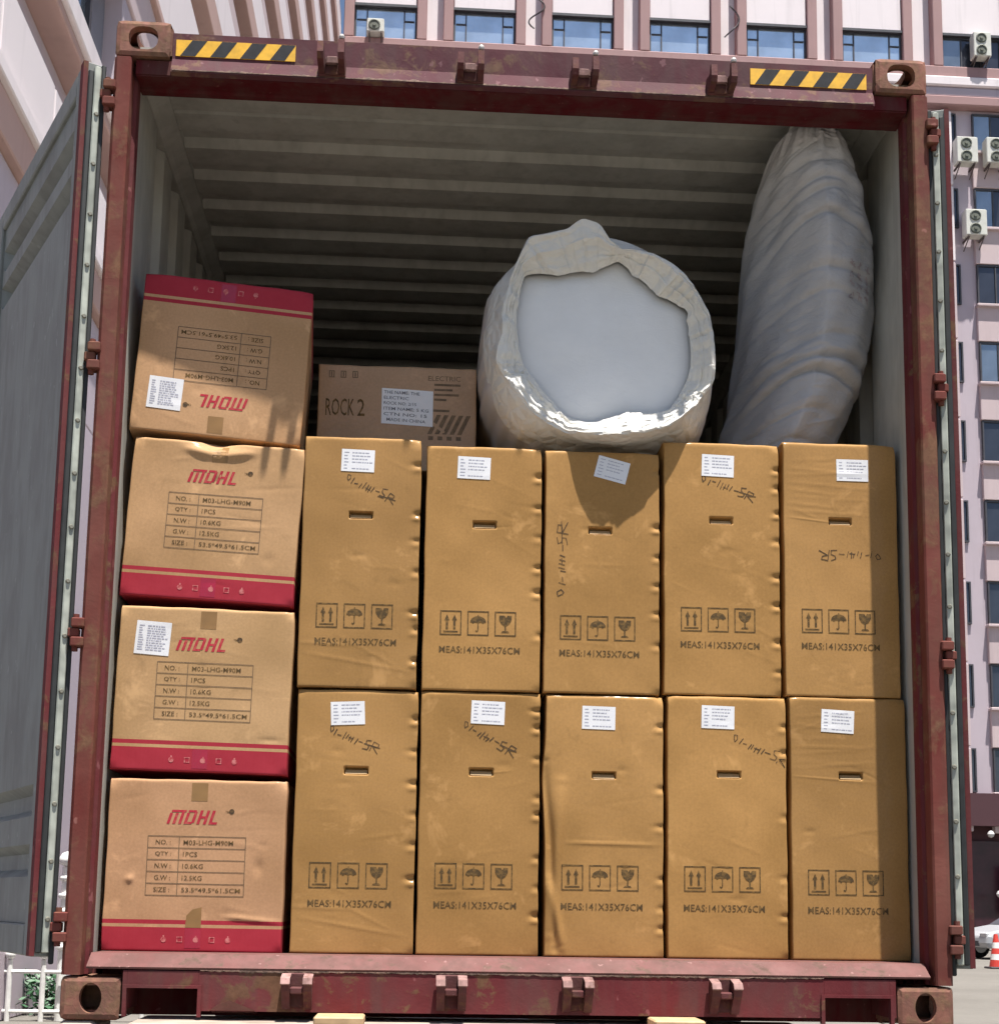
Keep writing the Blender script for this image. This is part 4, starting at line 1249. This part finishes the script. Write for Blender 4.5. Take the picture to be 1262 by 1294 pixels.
BODY = [(1.465, 2.42), (1.25, 2.36), (1.13, 2.24), (1.112, 2.13), (1.115, 1.95), (1.15, 1.83), (1.215, 1.742), (1.33, 1.712), (1.475, 1.708), (1.66, 1.712), (1.78, 1.755), (1.828, 1.86), (1.836, 2.02), (1.81, 2.16), (1.72, 2.30)]
NT = 360
th, r_in = polar(INN, NT); _, r_out = polar(OUT, NT); _, r_body = polar(BODY, NT)
def wob_(th, f, ph, a): return a * np.sin(f * th + ph)
def creased(seed, n, amp):
    # irregular folds: straight runs between random corner angles
    q = np.random.RandomState(seed)
    a = np.sort(q.uniform(-np.pi, np.pi, n)); v_ = q.uniform(-amp, amp, n)
    return np.interp(th, np.r_[a - 2 * np.pi, a, a + 2 * np.pi], np.r_[v_, v_, v_])
cr1 = creased(1, 26, .007) + creased(2, 60, .003)
cr2 = creased(3, 22, .008) + creased(4, 70, .003)
cr3 = creased(5, 14, .012) + creased(6, 40, .004)
def ring(rr, y): return np.stack([RC[0] + rr * np.cos(th), np.broadcast_to(y, rr.shape), np.maximum(RC[1] + rr * np.sin(th), 1.7035 if False else -9)], -1)
def strip(name, rings, mat, parent, closed=True, thick=0):
    n = rings[0].shape[0]
    v = np.concatenate(rings)
    f = []
    for k in range(len(rings) - 1):
        for i in range(n):
            j = (i + 1) % n
            f.append((k * n + i, k * n + j, (k + 1) * n + j, (k + 1) * n + i))
    me = bpy.data.meshes.new(name); me.from_pydata([tuple(p) for p in v.tolist()], [], f)
    me.shade_smooth(); me.materials.append(M[mat])
    o = bpy.data.objects.new(name, me); col.objects.link(o); o.parent = parent
    o.location = -parent.location
    return o
low = np.clip((-np.sin(th) + .25) / 1.25, 0, 1)           # 1 at the bottom of the mouth
# foam end, flat with a soft shoulder
fr = np.minimum(r_in + .030, r_body - .02)
rings = [ring(fr * 1.0, .60), ring(fr * 1.0, .30), ring(fr * .99, .268), ring(fr * .965, .254), ring(fr * .90, .247)]
for q in (.75, .55, .35, .15, .0003): rings.append(ring(fr * q, .246 + .004 * np.sin(3 * th + q * 5) * q))
strip('foam_end', rings, 'foam', roll)
# sleeve: body of the bag
rings = []
for k, y in enumerate((1.35, 1.30, 1.15, .9, .7, .5, .40, .33, .29, .262)):
    sq = (.02, .75, .95, 1, 1, 1, .995, .985, .965, .935)[k]
    fold = sum(wob_(th, f, p + y * 3, a) for f, p, a in ((9, .3, .004), (21, 1.1, .003), (39, 2.1, .0018)))
    rr = r_body * sq + fold * (sq > .5)
    R3 = ring(rr, y)
    R3[:, 2] = np.maximum(R3[:, 2], 1.7085)
    rings.append(R3)
strip('bag_sleeve', rings, 'sleeve', roll)
# gathered mouth: from the sleeve forward, rolled over, back down onto the foam end
mx = RC[0] + (r_out * .75 + r_in * .25) * np.cos(th)
# the lower lip hangs forward over the carton below
lobe = np.interp(mx, [1.36, 1.40, 1.46, 1.535, 1.62, 1.69, 1.77], [0, .027, .060, .060, .047, .031, .004]) * np.clip((-np.sin(th) - .35) / .2, 0, 1)
yf = np.where(np.sin(th) < -.3, .176, .166) + cr3 * .5 - lobe
yf = np.convolve(np.r_[yf[-4:], yf, yf[:4]], np.hanning(9) / np.hanning(9).sum(), 'valid')
pl = creased(21, 120, .0045) * (1 + creased(22, 12, .9))                       # fine pleats
phs = creased(31, 26, 2.4)
rings = []
NTT = 22
for q in range(NTT):
    t_ = q / (NTT - 1)
    rr = r_out + (r_in - r_out) * t_
    crest = np.interp(t_, [0, .05, .14, .35, .6, .82, 1], [.72, .95, 1, .84, .58, .34, .12])
    y = .232 - (.232 - yf) * crest
    e_ = math.sin(math.pi * min(1, t_ * 1.02)) ** .5
    y = y + (pl * (.5 + t_) + .0045 * np.sin(2 * np.pi * t_ * 2.3 + phs) + .0025 * np.sin(2 * np.pi * t_ * 5 + phs * 2.3) + creased(40 + q, 90, .0022)) * (.35 + .65 * e_)
    rr = rr + cr1 * .8 * e_ + cr2 * t_ * .6 + pl * .7 * e_ + creased(80 + q, 70, .0018)
    rings.append(np.stack([RC[0] + rr * np.cos(th), np.minimum(y, .2445), RC[1] + rr * np.sin(th)], -1))
rings = [ring(r_body * .975, .295), ring(r_body * .955, .262), ring(np.maximum(r_out * .995, r_body * .93), .232)] + rings
for R3 in rings:
    m_ = R3[:, 1] > .165
    R3[:, 2] = np.where(m_, np.maximum(R3[:, 2], 1.7088), R3[:, 2])
mo = strip('gathered_mouth', rings, 'film', roll)
mo.data.set_sharp_from_angle(angle=R_(24))

# ================================================================== LEANING SACK
sack = empty('woven_sack', (2.09, .5, 1.72))
tag(sack, 'tall grey woven sack leaning against the right wall up to the roof', 'sack')
LV = [(2.060, .50, 1.728, .10), (2.062, .50, 1.733, .165), (2.068, .495, 1.775, .186), (2.093, .48, 1.849, .193), (2.140, .46, 1.986, .206), (2.161, .44, 2.115, .216), (2.170, .42, 2.242, .217),
      (2.166, .385, 2.400, .208), (2.160, .355, 2.510, .194), (2.148, .315, 2.630, .166), (2.145, .285, 2.715, .135), (2.143, .262, 2.762, .108), (2.140, .250, 2.780, .078), (2.138, .246, 2.793, .060), (2.14, .244, 2.806, .064), (2.14, .243, 2.808, .01)]
LV = np.array(LV)
tt = np.linspace(0, 1, len(LV)); tn = np.r_[np.linspace(0, .12, 12)[:-1], np.linspace(.12, .86, 260), np.linspace(.86, 1, 20)[1:]]
P = np.stack([np.interp(tn, tt, LV[:, i]) for i in range(4)], -1)
kern = np.hanning(19); kern /= kern.sum()
for i in range(4):
    c_ = np.r_[[P[0, i]] * 9, P[:, i], [P[-1, i]] * 9]
    P[3:-6, i] = np.convolve(c_, kern, 'valid')[3:-6]
NA = 180
an = np.linspace(0, 2 * np.pi, NA, endpoint=False)
rings = []
creases = [(2.03, .30, .024, .5), (2.10, .25, .018, .8), (2.19, .12, .006, 1.2), (2.30, .18, .007, .3), (2.38, .22, .010, .7), (2.50, .35, .014, .5), (2.60, .30, .008, 1.0), (2.655, .15, .012, .2), (2.72, .2, .008, .9), (1.93, .2, .008, 1.3), (1.86, .1, .006, .2)]
rw_ = np.random.RandomState(4)
fine_cr = [(rw_.uniform(1.78, 2.74), rw_.uniform(-.05, .10), rw_.uniform(.0015, .0045) * rw_.choice((-1, 1)), rw_.uniform(-.7, .9), rw_.uniform(.12, .5), rw_.uniform(.003, .006), rw_.uniform(-.06, .06)) for _ in range(48)]
for (cx, cy, cz, rr) in P:
    x = cx + rr * np.where(np.cos(an) < 0, .86, 1) * np.cos(an)
    ry_ = min(.175, rr * .85)
    y = cy + ry_ * np.sin(an)
    d = np.zeros(NA)
    front = np.clip(-np.sin(an) + .3, 0, 1)
    u = np.cos(an)
    for zc, arch, A, ph in creases:
        zl = zc + arch * .55 * (1 - (u - .25) ** 2) * .5 - .10 + .012 * np.sin(3 * u + ph * 5)
        dz = cz - zl
        d += -A * 1.2 * np.exp(-(dz / .008) ** 2) * front * np.clip(1.1 - abs(u - .1 + .2 * np.sin(ph * 7)), 0, 1)
        d += A * .5 * np.exp(-((dz - .030) / .022) ** 2) * front + A * .3 * np.exp(-((dz - .070) / .006) ** 2) * front * np.sin(9 * u + ph * 9)
    for zc, arch, A, uc, uw, sw, tl in fine_cr:
        zl = zc + arch * (1 - (u - .2) ** 2) + tl * (u - uc)
        d += A * np.exp(-((cz - zl) / sw) ** 2) * front * np.clip(1 - ((u - uc) / uw) ** 2, 0, 1)
    neck = np.clip((cz - 2.68) / .1, 0, 1)
    d += neck * .006 * np.sin(17 * an + 1) + neck * .004 * np.sin(29 * an)
    d += .004 * np.sin(5 * an + cz * 9) + .0025 * np.sin(11 * an - cz * 21)
    d = d * min(1, rr / .12)
    x = x + d * np.cos(an); y = y + d * np.sin(an)
    y = y + np.where(u < .1, .80 * (.1 - u) * rr, 0) * np.clip((2.80 - cz) / .25, 0, 1)
    x = np.minimum(x, CW - XI - .004)
    rings.append(np.stack([x, y, np.full(NA, cz) + .012 * np.clip(-np.sin(an), 0, 1) * 0], -1))
sk = strip('sack_body', rings, 'woven', sack)
# tie at the neck
MB().lathe([(.050, -.006), (.060, -.006), (.063, 0), (.060, .006), (.050, .006)], (2.139, .248, 2.797), 20).build('neck_tie', 'film', sack).location = -sack.location
# faded print near the right side, wrapped on the cloth
bv = BVHTree.FromPolygons([tuple(p) for p in np.concatenate(rings).tolist()], [tuple(f.vertices) for f in sk.data.polygons])
k = Ink()
rp = random.Random(9)
for rw in range(4):
    for c_ in range(3):
        bx_, bz = 2.262 + .030 * c_, 2.335 - .032 * rw
        for q in range(4):
            a0 = (bx_ + rp.uniform(0, .022), bz + rp.uniform(0, .024)); a1 = (bx_ + rp.uniform(0, .022), bz + rp.uniform(0, .024))
            k.stroke([a0, a1], .0035)
vv = []
for x, z_ in k.v:
    h = bv.ray_cast(Vector((x, -.3, z_)), Vector((0, 1, 0)))
    vv.append((x, (h[0].y if h[0] else .3) - .0025, z_))
me = bpy.data.meshes.new('faded_print'); me.from_pydata(vv, [], k.f); me.materials.append(M['sack_print'])
o = bpy.data.objects.new('faded_print', me); col.objects.link(o); o.parent = sack; o.location = -sack.location

# ================================================================== THINGS IN THE YARD
# traffic cone
def cone(x, y, label):
    root = empty('traffic_cone', (x, y, GZ)); tag(root, label, 'traffic cone')
    MB().bbox(-.21, .21, -.21, .21, 0, .045, .012).build('base', 'cable', root)
    H = .78
    zz = [.046, .20, .33, .46, .59, H]
    for i in range(5):
        r0 = .16 - .125 * (zz[i] - .04) / H; r1 = .16 - .125 * (zz[i + 1] - .04) / H
        MB().cyl((0, 0, zz[i]), (0, 0, zz[i + 1] - .001), r0, r1, 20).build('band', 'cone_red' if i % 2 == 0 else 'cone_white', root)
cone(14.15, 27.7, 'red and white banded traffic cone by the right picture edge')
# parked cars
def car(x, y, rz, paint, label):
    root = empty('parked_car', (x, y, GZ), (0, 0, rz)); tag(root, label, 'car', 'cars parked before the building')
    # side profile (x along, z up), nose at x = 0
    lower = [(0.05, .30), (0.0, .45), (.03, .62), (.22, .76), (1.15, .92), (1.35, .95), (3.6, .97), (4.35, .98), (4.52, .86), (4.55, .50), (4.48, .28)]
    rings = []
    for s_, yy in ((.94, -.88), (1, -.80), (1, .80), (.94, .88)):
        rings.append([(2.27 + (px - 2.27) * (s_ if abs(yy) > .85 else 1), yy, .25 + (pz - .25) * (s_ if abs(yy) > .85 else 1)) for px, pz in lower])
    n = len(lower); mb = MB()
    mb.add(sum(rings, []), [(k * n + i, k * n + (i + 1) % n, (k + 1) * n + (i + 1) % n, (k + 1) * n + i) for k in range(3) for i in range(n)] + [tuple(range(n)), tuple(range(3 * n, 4 * n))])
    body = mb.build('body', paint, root)
    bv_ = body.modifiers.new('bevel', 'BEVEL'); bv_.width = .05; bv_.segments = 2
    cab = [(1.20, .94), (1.95, 1.38), (2.35, 1.45), (3.2, 1.44), (3.75, 1.30), (4.25, .98)]
    rings = [[(px, yy * (1 - .16 * (pz - .94) / .5), pz) for px, pz in cab] for yy in (-.78, .78)]
    n = len(cab); mb = MB(); mb.add(rings[0] + rings[1], [(i, (i + 1) % n, n + (i + 1) % n, n + i) for i in range(n)] + [tuple(range(n)), tuple(range(n, 2 * n))])
    mb.build('cabin_glass', 'glass_dark', root)
    MB().add([(2.0, -.66, 1.40), (2.35, -.64, 1.465), (3.2, -.64, 1.455), (3.7, -.66, 1.33), (2.0, .66, 1.40), (2.35, .64, 1.465), (3.2, .64, 1.455), (3.7, .66, 1.33)], [(0, 1, 5, 4), (1, 2, 6, 5), (2, 3, 7, 6)]).build('roof', paint, root)
    for wx in (.85, 3.55):
        for wy in (-.80, .80):
            wh = MB().lathe([(.18, -.10), (.29, -.10), (.325, -.06), (.325, .06), (.29, .10), (.18, .10)], (wx, wy, .325), 20, 'y').build('wheel', 'tyre', root, True)
            MB().lathe([(.02, -.11), (.19, -.115), (.20, -.09), (.20, .09), (.19, .115), (.02, .11)], (wx, wy, .325), 12, 'y').build('rim', 'rim', wh)
    for wy in (-.62, .62):
        MB().bbox(-.02 + .05, .20, wy - .16, wy + .16, .60, .72, .02).build('headlight', 'headlight', root)
    MB().box(-.01, .10, -.45, .45, .36, .50).build('grille', 'frame_dark', root)
car(16.15, 34.3, R_(12), 'car_white', 'silver white car, its nose showing behind the traffic cone')
car(20.2, 42.5, R_(0), 'car_dark', 'dark blue car parked behind the silver one')

# white railing with planting, left of the container
rail = empty('white_railing', (-2.9, 11, GZ)); tag(rail, 'low white metal railing seen below the left door', 'railing')
mb_first = None
for k_ in range(8):
    xx, yy = -.30 + .34 * (k_ - 3), 0
    p = MB().cyl((xx, yy, 0), (xx, yy, .62), .028, n=10).build('post', 'rail_white', rail, False)
    MB().lathe([(.01, 0), (.045, .02), (.055, .055), (.04, .09), (.01, .10)], (xx, yy, .62), 12).build('finial', 'rail_white', p, True)
for zz in (.10, .50):
    MB().cyl((-2.2, -.0, zz), (1.6, -.0, zz), .02, n=8).build('bar', 'rail_white', rail)
gp = empty('gate_post', (-2.70, 11.1, GZ)); tag(gp, 'white ringed post seen between the left door and the container', 'post')
MB().cyl((0, 0, 0), (0, 0, 1.58), .050, n=12).build('shaft', 'rail_white', gp)
for zz in (.75, 1.12, 1.28, 1.46):
    MB().lathe([(.05, -.03), (.075, -.02), (.08, 0), (.075, .02), (.05, .03)], (0, 0, zz), 12).build('ring', 'rail_white', gp, True)
MB().lathe([(.02, 0), (.09, .03), (.10, .08), (.06, .14), (.01, .16)], (0, 0, 1.58), 12).build('cap', 'rail_white', gp, True)
def shrub(x, y, h, label):
    root = empty('shrub', (x, y, GZ)); tag(root, label, 'shrub')
    r = random.Random(int(x * 100)); mb = MB(); st = MB()
    for i in range(9):
        a = r.uniform(0, 6.28); st.cyl((0, 0, 0), (math.cos(a) * h * .3, math.sin(a) * h * .3, h * r.uniform(.5, .8)), .009, .004, 5)
    st.build('stem', 'bark', root)
    for i in range(520):
        p = Vector((r.gauss(0, .36), r.gauss(0, .30), 0)) * h
        p.z = h * min(1, max(.08, r.gauss(.55, .25)))
        u = Vector((r.uniform(-1, 1), r.uniform(-1, 1), r.uniform(-.5, .8))).normalized(); v_ = u.orthogonal().normalized()
        L = r.uniform(.03, .06); q = L * .4
        mb.add([p - u * L, p + v_ * q, p + u * L, p - v_ * q], [(0, 1, 2, 3)])
    mb.build('foliage', 'leaf', root, fix=False)
shrub(-3.02, 11.9, .45, 'low green shrub behind the railing at the bottom left corner')
